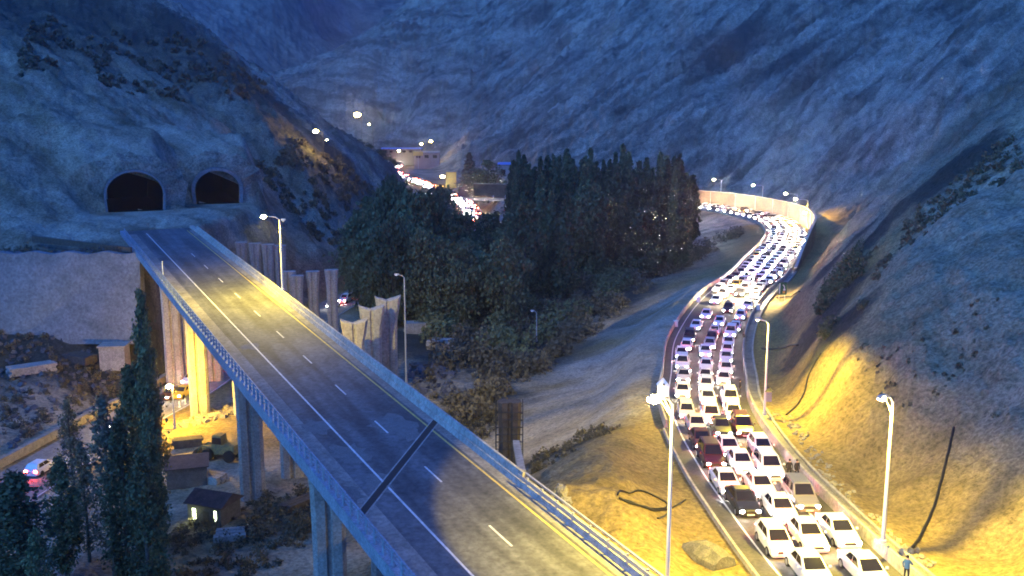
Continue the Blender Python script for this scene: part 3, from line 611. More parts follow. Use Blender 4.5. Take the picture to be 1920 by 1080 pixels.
# ------------------------------------------------------------------ tunnels, terrace wall
def arch(r, hh, y, n=20):
    return [Vector((-r * .96, y, -.6))] + [Vector((-math.cos(math.pi * k / n) * r, y, hh - r * .86 + math.sin(math.pi * k / n) * r * .86)) for k in range(n + 1)] + [Vector((r * .96, y, -.6))]
def tunnel(t, ring, lb):
    b_, w, h, yaw = t; o = empty('tunnel_portal', b_, yaw); tag(o, lb, 'tunnel', 'twin tunnel mouths'); r = w / 2
    outer, inner = arch(r + ring, h + ring, -.4), arch(r, h, -.4); n = len(outer)
    m = MB(); m.loft([outer, arch(r + ring, h + ring, 3.5)], caps=False); m.add(outer + inner, [(i, i + 1, n + i + 1, n + i) for i in range(n - 1)])
    m.loft([arch(r, h, 1.2), inner], caps=False); m.build('portal_ring', M['shotcrete'], o)
    rj = random.Random(int(w * 10)); wallp = []; k2 = len(inner)
    oo = arch(r + ring + .1, h + ring + .1, .9); far_ = [Vector((p.x * (1.0 + 4.2 / r) + rj.uniform(-.5, .5), 3.2 + rj.uniform(-.5, .5) if i not in (0, k2 - 1) else 2.0, -.6 if i in (0, k2 - 1) else min(p.z * 1.25 + 1.2, h + 4.0) + rj.uniform(-.5, .5))) for i, p in enumerate(oo)]
    mid = [a.lerp(b, .5) + Vector((rj.uniform(-.3, .3), -.35 + rj.uniform(-.25, .25), rj.uniform(-.2, .2))) for a, b in zip(oo, far_)]
    m2 = MB(); m2.loft([oo, mid, far_, [p + Vector((0, 3, -.5)) for p in far_]], caps=False); m2.build('rock_face', M['ground'], o)
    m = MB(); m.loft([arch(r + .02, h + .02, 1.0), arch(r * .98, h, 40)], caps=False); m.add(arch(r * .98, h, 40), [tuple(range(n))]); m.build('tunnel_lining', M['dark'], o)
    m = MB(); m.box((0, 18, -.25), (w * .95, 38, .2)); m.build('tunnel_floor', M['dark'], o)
tunnel(TUN[0], .45, 'larger left tunnel mouth with dark arched opening in bare rock')
tunnel(TUN[1], .8, 'smaller right tunnel mouth with pale collar in bare rock')

a = W0; b = W1
m = MB(); rings = []; n = 40
for i in range(n):
    f = i / (n - 1); p = a.lerp(b, f); wob = 0.0
    rings.append([Vector((p.x - wnrm.x * (1.8 + wob), p.y - wnrm.y * (1.8 + wob), -36)), Vector((p.x + wnrm.x * 1.2, p.y + wnrm.y * 1.2, -36)), Vector((p.x + wnrm.x * 1.2, p.y + wnrm.y * 1.2, -21.3 + .2 * math.sin(i))), Vector((p.x, p.y, -21.35 + .2 * math.sin(i)))])
m.loft(rings); o = m.build('retaining_wall', M['shotcrete']); tag(o, 'broad sprayed concrete wall below the tunnel terrace left of the bridge', 'wall')
m = MB(); pa = P(60, 452, -20.6); pb = P(245, 470, -21.0)
m.loft([[pa + Vector((0, 0, -.2)), pa + Vector((0, .6, -.2)), pa + Vector((0, .6, .9)), pa + Vector((0, 0, .9))], [pb + Vector((0, 0, -.3)), pb + Vector((0, .6, -.3)), pb + Vector((0, .6, .5)), pb + Vector((0, 0, .5))]])
o = m.build('low_wall', M['timber']); tag(o, 'low dark wall along the lip of the tunnel terrace', 'wall')

# ------------------------------------------------------------------ lamps
def street_lamp(base, head, lb, power=4000, col=(1.0, 0.74, 0.06), pole='polewhite', arm_dir=None, lit=True, double=False, lens='sodium', group='street lamps', hr=0.22, r0=.11, spotang=None, aim=None, kind_='SPOT', blend=.35):
    base = Vector(base); head = Vector(head); o = empty('street_lamp', base); tag(o, lb, 'street lamp', group)
    h = head.z - base.z; hx, hy = head.x - base.x, head.y - base.y
    m = MB(); m.tube([(0, 0, 0), (0, 0, h * .5), (0, 0, h - .45)], [r0 * 1.25, r0, r0 * .75], 10); m.tube([(0, 0, 0), (0, 0, .25)], r0 * 2.2, 8); m.build('pole', M[pole], o)
    m = MB(); m.tube([(0, 0, h - .5), (hx * .25, hy * .25, h - .12), (hx * .85, hy * .85, h + .02)], r0 * .5, 7)
    if double: m.tube([(0, 0, h - 1.3), (hx * .7, hy * .7, h - .1)], r0 * .3, 6)
    m.build('arm', M[pole], o)
    an = math.atan2(hy, hx) if abs(hx) + abs(hy) > .01 else 0
    m = MB(); m.box((hx, hy, h + .1), (.85, .34, .2), rot=an, taper=(.75, .6)); m.build('lamp_head', M['polegrey'], o)
    m = MB(); m.ball((hx + .05 * math.cos(an), hy, h - .03), hr, 12, sc=(1.2, 1.0, .75)); m.build('lens', M[lens] if lit else M['headoff'], o, smooth=True)
    if lit and power:
        l = bpy.data.lights.new('lamp_light', kind_); l.energy = power; l.color = col; l.shadow_soft_size = .15
        if kind_ == 'SPOT': l.spot_size = R(spotang or 164); l.spot_blend = blend
        lo = bpy.data.objects.new('lamp_light', l); C.objects.link(lo); lo.parent = o; lo.location = (hx, hy, h - .12 - hr)
        if aim: lo.rotation_euler = Vector(aim).to_track_quat('-Z', 'Y').to_euler()
        if kind_ == 'POINT': lo.location = (hx + .5, hy + .1, h - .1) if hr < .4 else (hx, hy - hr - .6, h)
    return o
# near right pole
b = P(1655, 1018, -28.2); h = P(1675, 752, -28.2) ; d = ray(1675, 752); top = d * (b.y / d.y) ; hd_ = ray(1648, 741) * (b.y / ray(1648, 741).y)
street_lamp(b, (hd_.x, b.y - .6, hd_.z), 'lit lamp post on the hillside at the foot of the yellow slope', 7500, double=True, hr=.24, spotang=148)
d = ray(1258, 745); bb = P(1251, 1095, -27.9); hz = ray(1226, 744) * (bb.y / ray(1226, 744).y)
o = street_lamp(bb, (hz.x, bb.y - .4, hz.z), 'brightest lamp post on the sand beside the near highway shoulder', 4800, double=True, hr=.34, spotang=128, aim=(.17, .27, -1), blend=.06)
m = MB(); c = ray(1243, 732) * ((bb.y + .4) / ray(1243, 732).y) - bb
m.box(c, (.55, .55, .62)); m.add([c + Vector((x * .36, y * .36, .31)) for x, y in ((-1, -1), (1, -1), (1, 1), (-1, 1))] + [c + Vector((0, 0, .78))], [(0, 1, 4), (1, 2, 4), (2, 3, 4), (3, 0, 4), (3, 2, 1, 0)]); m.build('camera_housing', M['signwhite'], o)
m = MB(); m.tube([c + Vector((0, 0, -.3)), Vector((0, 0, (hz.z - bb.z) - 1.2))], .05, 6); m.build('camera_bracket', M['polewhite'], o)
m = MB(); m.ball(c + Vector((0, -.3, .45)), .07, 8); m.build('camera_lens', M['trim'], o)
# pole by the hillside, taken to carry a lit hooded lamp
b = P(1433, 778, -32.0); t_ = ray(1438, 600) * (b.y / ray(1438, 600).y)
o = street_lamp(b, (t_.x - .9, b.y + .2, t_.z), 'pale post with a hooded lamp and a small roofed box on the hillside bench', 6500, hr=.10)
m = MB(); c = ray(1441, 738) * (b.y / ray(1441, 738).y) - b; m.box(c + Vector((0, 0, -.3)), (.6, .5, 1.1)); m.build('meter_box', M['steel'], o)
m = MB(); m.add([c + Vector(v) for v in ((-.45, -.4, .3), (.45, -.4, .3), (.45, .4, .3), (-.45, .4, .3), (0, 0, .8))], [(0, 1, 4), (1, 2, 4), (2, 3, 4), (3, 0, 4), (3, 2, 1, 0)]); m.build('box_roof', M['trim'], o)
# bridge lamp
b = BP(0, 0); q = None
pb = PF(541, 557, lambda x, y: BRZ(y)); pb = BP((Vector((pb.x, pb.y)) - B0) @ BU, RE - .1, .9)
hh = ray(520, 405) * (pb.y / ray(520, 405).y)
hh = Vector((pb.x - 1.9, pb.y - .4, hh.z))
o = street_lamp(pb, hh, 'lit lamp post on the bridge parapet throwing a yellow pool on the deck', 6800, hr=.30)
m = MB(); m.box((.45, 0, hh.z - pb.z - .45), (.5, .3, .22)); m.ball((.45, 0, hh.z - pb.z - .62), .12, 8); m.build('second_fixture', M['polewhite'], o)
# valley lamp near yellow pier
b = P(328, 803, -42.0); b.z = -42; hh = ray(318, 724) * (b.y / ray(318, 724).y)
street_lamp(b, (hh.x, hh.y, hh.z), 'lit lamp post by the lower road left of the glowing yellow pier', 3200, (1, .58, .02), 'polegrey', hr=.36, kind_='POINT')
# grey lamp beside the grove
b = P(762, 725, -42.0); tt = ray(763, 520) * (b.y / ray(763, 520).y)
street_lamp(b, (tt.x - 1.6, tt.y, tt.z + .4), 'tall unlit grey lamp post standing right of the pale flared piers', 0, pole='polegrey', lit=False, group='unlit posts', r0=.13)
b = P(1006, 640, -42); tt = ray(1016, 583) * (b.y / ray(1016, 583).y)
street_lamp(b, (tt.x - 1.8, tt.y, tt.z), 'short unlit grey lamp post half hidden in the brush below the grove', 0, pole='polegrey', lit=False, group='unlit posts')
b = PF(322, 527, lambda x, y: BRZ(y)); b = BP((Vector((b.x, b.y)) - B0) @ BU, LE + .3, .16); m = MB(); m.tube([(0, 0, 0), (0, 0, 2.6)], .07, 8); m.box((0, 0, .06), (.3, .3, .12)); m.tube([(0, 0, 2.6), (0, 0, 2.7)], .1, 8)
o = m.build('marker_post', M['polewhite']); o.location = b; tag(o, 'short white marker post on the left railing of the bridge', 'post')
# lamps of the bend
bend = [(1350, 362, 1347, 336, 'lit lamp post behind the yellow wall, farthest left of the bend'), (1430, 372, 1427, 347, 'lit lamp post behind the yellow wall at mid bend'),
        (1494, 394, 1487, 363, 'lit lamp post behind the yellow wall, left one of the close pair'), (1513, 402, 1506, 377, 'lit lamp post behind the yellow wall at the tip of the bend')]
for bx, by, hx, hy, lb in bend:
    d = ray(bx, by); best = None
    for t in np.arange(TW0 + 40, TE, 1.0):
        q = HWAY.pos(t, HW(t) + 2.5); e = abs(q.x / q.y - d.x / d.y)
        if best is None or e < best[0] - 1e-4: best = (e, q, t)
        if bx > 1490 and q.y < 325 and e < 0.004: pass
    q = best[1]; q.z = -36; hh = ray(hx, hy) * (q.y / ray(hx, hy).y)
    c = HWAY.pos(best[2], HW(best[2]) - 1.0)
    dv = Vector((c.x - q.x, c.y - q.y)); dv = dv.normalized() * 4.2
    tip = bx > 1500
    street_lamp(q, (q.x + dv.x, q.y + dv.y, max(hh.z, -27)), lb, 3400 if not tip else 5500, (1, .58, .06), hr=.45, spotang=122 if not tip else 170, lens='coolwhite', aim=(dv.x * .16, dv.y * .16, -1) if not tip else (.2, -.45, -1), blend=.75)
q = HWAY.pos(TW0 + 55, HW(TW0 + 55) + .6); hh = ray(1490, 398) * (q.y / ray(1490, 398).y)
street_lamp(q, (q.x - 2, q.y - 1, hh.z), 'lit lamp post inside the bend in front of the yellow wall', 1600, (1, .58, .06), hr=.36, spotang=112, lens='coolwhite', aim=(-.7, -.45, -1), blend=.7)
b = PF(1411, 562, lambda x, y: lerp_tab(ROADZ, y)); t_, l_ = HWAY.project(b.x, b.y); tt = ray(1411, 512) * (b.y / ray(1411, 512).y)
street_lamp(b, (tt.x - .6, tt.y, tt.z), 'slim white post with a hooded lamp among the cars before the bend', 9000, (1, .78, .4), hr=.10)
# far valley lamps
for (px, py, dd, pw, hr, lens, lb) in [(670, 215, 560, 60000, 2.0, 'sodium', 'big glaring yellow floodlight high over the far valley'), (592, 246, 300, 9000, .9, 'sodium', 'smaller glaring yellow floodlight left of the biggest one'),
        (830, 331, 560, 30000, 1.3, 'sodium', 'yellow street light over the far queue in front of olive trees'), (790, 270, 720, 12000, 1.0, 'coolwhite', 'white light left of the brightest pair above the far checkpoint'),
        (808, 265, 720, 14000, 1.2, 'coolwhite', 'white light on the far checkpoint, right of the pair'), (748, 283, 700, 3000, .8, 'coolwhite', 'lone white light below the far blue roof'),
        (692, 233, 570, 0, .5, 'coolwhite', 'small faint light just below right of the biggest floodlight'), (613, 262, 300, 0, .3, 'coolwhite', 'tiny faint light below right of the smaller floodlight'),
        (692, 277, 600, 0, .5, 'coolwhite', 'small white light over the dark trees on the far ridge'), (850, 344, 560, 0, .5, 'coolwhite', 'small white light just right of the far yellow street light')]:
    hh = PD(px, py, dd); z0 = gz(hh.x, hh.y)
    street_lamp((hh.x + 2.2, hh.y, min(z0, hh.z - 3)), hh, lb, pw * .085, (1, .68, .2), 'timberpole', hr=hr * .8, lens='farlamp' if hr > .85 else 'coolwhite', r0=.09, kind_='POINT', group='far valley lights')

# ------------------------------------------------------------------ cars
def car_shape(kind):
    """local +X is the front; returns dict of part meshes (without paint)"""
    if kind == 'suv': Lr, Lf, W, zr, cab = -2.15, 2.15, .90, 1.0, ((-2.02, 1.02), (-1.78, 1.72), (.30, 1.72), (1.00, 1.04))
    elif kind == 'hatch': Lr, Lf, W, zr, cab = -1.85, 1.9, .82, .95, ((-1.78, .95), (-1.42, 1.46), (.25, 1.46), (1.05, .95))
    else: Lr, Lf, W, zr, cab = -2.15, 2.15, .84, .93, ((-1.52, .93), (-.88, 1.42), (.22, 1.42), (1.02, .93))
    z1 = zr
    st = [(Lr, .70, z1 * .70), (Lr + .07, .90, z1 * .92), (Lr + .45, .98, z1 * (1.0)), (-.9, 1, z1 * 1.01), (0, 1, z1 * 1.0), (.95, .99, z1 * .99), (Lf - .55, .96, z1 * .87), (Lf - .15, .90, z1 * .76), (Lf - .02, .80, z1 * .62), (Lf, .74, z1 * .45)]
    rings = []
    for x, k, zt in st:
        w = W * k; zb = .24
        rings.append([Vector((x, y, z)) for y, z in ((-w * .9, zb), (-w, zb + .1), (-w, zt * .78), (-w * .96, zt * .93), (-w * .84, zt), (w * .84, zt), (w * .96, zt * .93), (w, zt * .78), (w, zb + .1), (w * .9, zb))])
    body = MB(); body.loft(rings)
    (xa, za), (xb, zb_), (xc, zc), (xd, zd) = cab; wb, wt = W * .90, W * .70
    B = [Vector((xa, -wb, za - .03)), Vector((xd, -wb * .97, zd - .03)), Vector((xd, wb * .97, zd - .03)), Vector((xa, wb, za - .03))]
    T = [Vector((xb, -wt, zb_ - .05)), Vector((xc, -wt, zc - .05)), Vector((xc, wt, zc - .05)), Vector((xb, wt, zb_ - .05))]
    T2 = [Vector((xb + .18, -wt * .86, zb_)), Vector((xc - .15, -wt * .86, zc)), Vector((xc - .15, wt * .86, zc)), Vector((xb + .18, wt * .86, zb_))]
    mx = [Vector(((xb + xc) / 2, -wt * .88, zc + .025)), Vector(((xb + xc) / 2, wt * .88, zc + .025))]
    body.add(B + T + T2, [(0, 1, 5, 4), (1, 2, 6, 5), (2, 3, 7, 6), (3, 0, 4, 7), (4, 5, 9, 8), (5, 6, 10, 9), (6, 7, 11, 10), (7, 4, 8, 11), (8, 9, 10, 11)])
    # sill flare over the wheels
    parts = {}
    def quad(a, b, c, d, u0, u1, v0, v1, off=.014):
        f = lambda u, v: a.lerp(b, u).lerp(d.lerp(c, u), v)
        n = (b - a).cross(d - a).normalized() * off; m = MB()
        q = [f(u0, v0) + n, f(u1, v0) + n, f(u1 - .0, v1) + n, f(u0 + .0, v1) + n]; m.add(q + [p - n * 1.6 for p in q], [(0, 1, 2, 3), (4, 7, 6, 5), (0, 4, 5, 1), (1, 5, 6, 2), (2, 6, 7, 3), (3, 7, 4, 0)]); return m
    parts['windscreen'] = [(quad(B[1], B[2], T[2], T[1], .07, .93, .08, .95), 'glass')]
    parts['rear_window'] = [(quad(B[3], B[0], T[0], T[3], .1, .9, .2, .93), 'glass')]
    sw = []
    for (u0, u1) in (((.10, .33), (.35, .62), (.645, .90)) if kind == 'suv' else ((.16, .50), (.53, .88))):
        sw.append((quad(B[0], B[1], T[1], T[0], u0, u1, .15, .93), 'glass')); sw.append((quad(B[2], B[3], T[3], T[2], 1 - u1, 1 - u0, .15, .93), 'glass'))
    parts['side_window'] = sw
    whl = []
    for x in (Lr + .78, Lf - .80):
        for sg in (-1, 1):
            ty = MB(); y0, y1 = sg * (W - .17), sg * (W + .012); ty.tube([(x, y0, .31), (x, y1, .31)], .31, 14)
            rm = MB(); rm.tube([(x, y1 - sg * .01, .31), (x, y1 + sg * .012, .31)], .19, 10); whl.append((ty, 'tyre', rm))
    parts['wheel'] = whl
    hl = []
    for sg in (-1, 1):
        m = MB(); m.ball((Lf - .07, sg * W * .66, z1 * .63), .135, 8, sc=(.6, 1.25, .8)); hl.append((m, 'head'))
    parts['headlight'] = hl
    tl = []
    for sg in (-1, 1):
        m = MB(); m.box((Lr + .05, sg * W * .68, z1 * .76), (.1, .3, .2)); tl.append((m, 'tail'))
    parts['tail_light'] = tl
    m = MB(); m.box((Lf - .005, 0, z1 * .60), (.05, W * .95, .13)); parts['grille'] = [(m, 'trim')]
    m = MB(); m.loft([[Vector((Lf - .10, y * W * .9, z)) for y in (-1, 1) for z in (0, 0)][:0] or [Vector((Lf - .14, -W * .9, .28)), Vector((Lf + .03, -W * .78, .28)), Vector((Lf + .05, W * .0 - W * .78, .46)), Vector((Lf - .12, -W * .9, .46))],
               [Vector((Lf - .14, W * .9, .28)), Vector((Lf + .03, W * .78, .28)), Vector((Lf + .05, W * .78, .46)), Vector((Lf - .12, W * .9, .46))]]); parts['bumper'] = [(m, 'paint')]
    m = MB(); m.box((Lf + .052, 0, .40), (.02, .5, .11)); parts['number_plate'] = [(m, 'plate')]
    wm = []
    for sg in (-1, 1):
        m = MB(); m.box((xd - .28, sg * (W + .09), zd + .06), (.12, .17, .13), taper=(.8, .8)); wm.append((m, 'paint'))
    parts['wing_mirror'] = wm
    return body, parts
SHAPES = {k: car_shape(k) for k in ('sedan', 'hatch', 'suv')}
def merged(kind, lod):
    body, parts = SHAPES[kind]
    return body, parts
CACHE = {}
KINDW = {'sedan': 'sedan', 'hatch': 'hatchback', 'suv': 'off-roader'}
def car_proto(kind, colr, lod, lit=True):
    key = (kind, colr, lod, lit)
    if key in CACHE: return CACHE[key]
    body, parts = SHAPES[kind]; pm = M['paint_' + colr]; name = {'sedan': 'sedan_car', 'hatch': 'hatchback_car', 'suv': 'off_road_car'}[kind]
    spec = []
    def ms(nm, mb, mat, smooth=False):
        k = (kind, nm, id(mb), mat.name)
        if k not in CACHE: CACHE[k] = mb.mesh(nm, mat, smooth)
        return CACHE[k]
    if lod == 2:
        k = ('far', kind, colr, lit)
        a = MB(); a.add(body.v, body.f, 0)
        for pn, lst in parts.items():
            for it in lst:
                mi = {'glass': 1, 'tyre': 2, 'head': 3, 'tail': 4, 'paint': 0}.get(it[1], 2)
                if pn in ('grille', 'number_plate', 'wing_mirror'): continue
                if pn == 'headlight':
                    c_ = sum((Vector(v) for v in it[0].v), Vector()) / len(it[0].v); a.add([c_ + (Vector(v) - c_) * 1.55 for v in it[0].v], it[0].f, mi); continue
                a.add(it[0].v, it[0].f, mi)
        CACHE[key] = (name, a.mesh(name, [pm, M['glass'], M['tyre'], M['headfar'], M['tail']]), []); return CACHE[key]
    b0 = None
    for pn, lst in parts.items():
        if lod == 1 and pn in ('rear_window', 'tail_light', 'grille', 'bumper', 'number_plate', 'wing_mirror', 'wheel'): continue
        for it in lst:
            mat = pm if it[1] == 'paint' else M[it[1] if (lit or it[1] != 'head') else 'headoff']
            spec.append((pn, ms(pn, it[0], mat), [('rim', ms('rim', it[2], M['rim']))] if len(it) > 2 else []))
    if lod == 1:
        a = MB(); a.add(body.v, body.f, 0)
        for it in parts['wheel']: a.add(it[0].v, it[0].f, 1)
        for it in parts['bumper']: a.add(it[0].v, it[0].f, 0)
        for it in parts['tail_light']: a.add(it[0].v, it[0].f, 2)
        spec.insert(0, ('body', a.mesh('body', [pm, M['tyre'], M['tail']]), []))
    else: spec.insert(0, ('body', ms('body', body, pm), []))
    CACHE[key] = (name, None, spec); return CACHE[key]
def place_car(loc, ang, kind, colr, lod, label, group, lit=True):
    name, me_, spec = car_proto(kind, colr, lod, lit)
    if me_ is not None:
        o = put(name, me_, None, loc); o.rotation_euler = (0, 0, ang)
    else:
        o = empty(name, loc, ang)
        for pn, m_, subs in spec:
            c = put(pn, m_, o)
            for sn, sm_ in subs: put(sn, sm_, c)
    o.scale = (1.12, 1.12, 1.10); return tag(o, label, 'car', group)
hz_ = lambda x, y: lerp_tab(ROADZ, y)
GH = 'cars jammed on the highway'
NEAR = [
 (1540, 1108, 'white', 'sedan', 'white car cut by the bottom edge, left one of two'), (1648, 1112, 'white', 'sedan', 'white car cut by the bottom edge, right one of two'),
 (1475, 1056, 'white', 'hatch', 'white hatchback in the left lane nearest the bottom edge'), (1531, 1038, 'white', 'sedan', 'white sedan wedged between the two others of the nearest full row'),
 (1591, 1030, 'white', 'sedan', 'white sedan astride the right white line, nearest the barrier'), (1476, 985, 'white', 'sedan', 'white sedan right behind the nearest row, right of the black car'),
 (1404, 970, 'black', 'sedan', 'black sedan with lit headlights in the left lane'), (1516, 962, 'grey', 'suv', 'grey off-roader by the right line behind the nearest row'),
 (1436, 939, 'white', 'sedan', 'white sedan in the middle, ahead of the grey off-roader row'), (1370, 931, 'white', 'sedan', 'white sedan in the left lane just behind the black car'),
 (1452, 903, 'white', 'suv', 'white off-roader in the right lane beside the two pedestrians'), (1397, 891, 'white', 'sedan', 'white sedan in the middle lane right of a maroon off-roader'),
 (1341, 881, 'maroon', 'suv', 'maroon off-roader with bright headlights, nearest of the dark ones in the left lane'), (1435, 862, 'white', 'hatch', 'white hatchback in the right lane left of the barrier bend'),
 (1372, 861, 'white', 'sedan', 'white sedan in the middle lane behind another, flanked by maroon cars'), (1320, 846, 'maroon', 'sedan', 'maroon sedan in the left lane behind the maroon off-roader'),
 (1357, 821, 'black', 'sedan', 'black sedan between glaring silver car and maroon car'), (1397, 821, 'maroon', 'suv', 'maroon off-roader in the right lane of the dark row'),
 (1309, 816, 'silver', 'sedan', 'silver sedan in the left lane with glaring headlights'), (1336, 798, 'white', 'suv', 'white off-roader in the middle lane behind the dark row'),
 (1378, 790, 'white', 'sedan', 'white sedan in the right lane right behind the dark row'), (1289, 789, 'silver', 'hatch', 'silver hatchback in the left lane near the top of the tall lamp post'),
 (1371, 764, 'white', 'suv', 'white off-roader in the right lane, second behind the dark row'), (1328, 762, 'white', 'sedan', 'white sedan in the middle lane behind the white off-roader'),
 (1280, 749, 'white', 'sedan', 'white sedan in the left lane right of the camera housing'), (1324, 736, 'white', 'hatch', 'white hatchback in the middle lane right of the camera housing'),
 (1357, 723, 'white', 'sedan', 'white sedan in the right lane behind a dark gap'), (1322, 718, 'white', 'hatch', 'white hatchback in the middle lane just above the camera housing'),
 (1281, 719, 'silver', 'sedan', 'silver sedan in the left lane just above the camera housing'), (1361, 703, 'white', 'hatch', 'white hatchback, last before the right lane thickens'),
 (1324, 697, 'white', 'sedan', 'white sedan in the middle lane two rows above the camera housing'), (1279, 695, 'white', 'suv', 'white off-roader glaring against the left barrier'),
 (1362, 684, 'white', 'sedan', None), (1277, 676, 'white', 'sedan', None), (1322, 672, 'white', 'sedan', None), (1364, 669, 'white', 'hatch', None),
 (1286, 662, 'white', 'hatch', None), (1330, 658, 'silver', 'sedan', None), (1365, 654, 'white', 'sedan', None), (1291, 645, 'black', 'suv', None), (1333, 646, 'maroon', 'sedan', None),
 (1369, 635, 'white', 'suv', None), (1338, 634, 'white', 'hatch', None), (1377, 625, 'white', 'sedan', None), (1303, 622, 'white', 'sedan', None), (1347, 614, 'white', 'sedan', None),
 (1387, 602, 'white', 'hatch', None), (1322, 600, 'white', 'sedan', None), (1364, 589, 'black', 'suv', None), (1400, 582, 'white', 'sedan', None), (1340, 572, 'white', 'sedan', None),
 (1352, 561, 'white', 'suv', None), (1385, 558, 'black', 'sedan', None), (1414, 562, 'silver', 'sedan', None)]
cars = []
for px, py, colr, kind, lb in NEAR:
    q = PF(px, py, hz_); t, lat = HWAY.project(q.x, q.y)
    if py > 1075:
        d = ray(px, py); tt = 20; 
    cars.append([t + 2.15, lat, kind, colr, lb])
rc = random.Random(11)
tfar = max(c[0] for c in cars) + 3.0
LN = (-.74, -.27, .20, .66)
for li, fr in enumerate(LN):
    t = tfar + rc.uniform(-1, 3) - (0 if li < 2 else 2)
    while t < TE - 55:
        colr = rc.choices(['white', 'silver', 'black', 'maroon', 'grey', 'yellow'], [66, 12, 8, 6, 6, 2])[0]
        cars.append([t, HW(t) * fr + rc.uniform(-.22, .22), rc.choices(['sedan', 'hatch', 'suv'], [55, 27, 18])[0], colr, None, li])
        t += rc.uniform(5.1, 6.6)
for it in range(6):
    cars.sort(key=lambda c: c[0])
    for i in range(len(cars)):
        for j in range(i + 1, min(i + 9, len(cars))):
            if abs(cars[i][1] - cars[j][1]) < 1.85 and cars[j][0] - cars[i][0] < 4.95:
                if cars[i][4] and cars[j][4] and abs(cars[i][1] - cars[j][1]) > 1.0 and abs(cars[j][0] - cars[i][0]) < 3.0:
                    sg = 1 if cars[j][1] > cars[i][1] else -1; ex = (1.9 - abs(cars[i][1] - cars[j][1])) / 2; cars[j][1] += sg * ex; cars[i][1] -= sg * ex
                else: cars[j][0] = cars[i][0] + 5.0
def ordw(n):
    w = ['first', 'second', 'third', 'fourth', 'fifth', 'sixth', 'seventh', 'eighth', 'ninth', 'tenth', 'eleventh', 'twelfth', 'thirteenth', 'fourteenth', 'fifteenth', 'sixteenth', 'seventeenth', 'eighteenth', 'nineteenth', 'twentieth']
    return w[n - 1] if n <= 20 else str(n) + ('st' if n % 10 == 1 else 'nd' if n % 10 == 2 else 'rd' if n % 10 == 3 else 'th')
cnt = {}
for k, c in enumerate(cars):
    t, lat, kind, colr, lb = c[:5]; h = HW(t); lat = max(-h + 1.1, min(h - .75, lat)); q = HWAY.pos(t, lat, 0.0)
    if t > 300 and 960 + 1800 * q.x / (q.y * cp - q.z * sp) < 1288: continue
    u = HWAY.tan(t); ang = math.atan2(-u.y, -u.x) + rc.uniform(-.035, .035)
    cw = {'white': 'white', 'silver': 'silver', 'black': 'black', 'maroon': 'maroon', 'grey': 'grey', 'yellow': 'yellow'}[colr]
    if lb is None:
        if len(c) > 5:
            f = c[5]; ln = ('leftmost', 'second', 'third', 'rightmost')[f]; n = cnt[('b', f)] = cnt.get(('b', f), 0) + 1
            lb = f'{cw} {KINDW[kind]}, {ordw(n)} from the front in the {ln} file of the packed bend'
        else:
            f = 0 if lat < -h * .35 else (2 if lat > h * .38 else 1); ln = ('left', 'middle', 'right')[f]; n = cnt[('m', f)] = cnt.get(('m', f), 0) + 1
            lb = f'{cw} {KINDW[kind]}, {ordw(n)} above the camera housing rows in the {ln} lane before the bend'
    lod = 0 if q.y < 135 else (1 if q.y < 215 else 2)
    place_car(q, ang, kind, colr, lod, lb, GH)
# lower road cars
for px, py, colr, kind, lb, away in [(78, 885, 'white', 'hatch', 'white car with brake glow on the lower road at the left edge', 1), (232, 800, 'black', 'sedan', 'dark car seen through the poplars on the lower road', 0),
    (322, 745, 'maroon', 'sedan', 'dark car at the foot of the lit valley lamp', 0), (344, 742, 'yellow', 'sedan', 'car in yellow paint imitating lamp light, right beside the lit valley lamp', 0), (360, 716, 'white', 'sedan', 'white car half hidden by the glowing yellow pier', 0),  # yellow paint stands in for the valley lamp's light on that car
    (400, 703, 'white', 'hatch', 'white hatchback right of the glowing yellow pier', 0), (648, 566, 'white', 'suv', 'white car under the slope behind the pale flared piers', 0), (625, 576, 'white', 'sedan', 'white car left of another behind the dark bare pier', 0)]:
    q = P(px, py, -42); t, lat = LOWROAD.project(q.x, q.y); q = LOWROAD.pos(t, max(-3.4, min(3.4, lat))); u = LOWROAD.tan(t) * (1 if away else -1)
    place_car(q, math.atan2(u.y, u.x), kind, colr, 1, lb, 'cars on the lower road')
t = LOWROAD.project(-20, 375)[0]; n = 0
while t < LOWROAD.len - 70:
    for lat in (-2.9, -.2, 2.6):
        if rc.random() < .22: continue
        away = lat > 1.5; tt = t + rc.uniform(-1, 1); q = LOWROAD.pos(tt, lat); u = LOWROAD.tan(tt) * (1 if away else -1)
        place_car(q, math.atan2(u.y, u.x), rc.choice(['sedan', 'hatch', 'suv']), rc.choice(['white', 'white', 'silver', 'maroon']), 2, 'tiny car in the far glaring queue up the valley', 'cars queueing far up the valley')
        n += 1
    t += rc.uniform(8, 13)

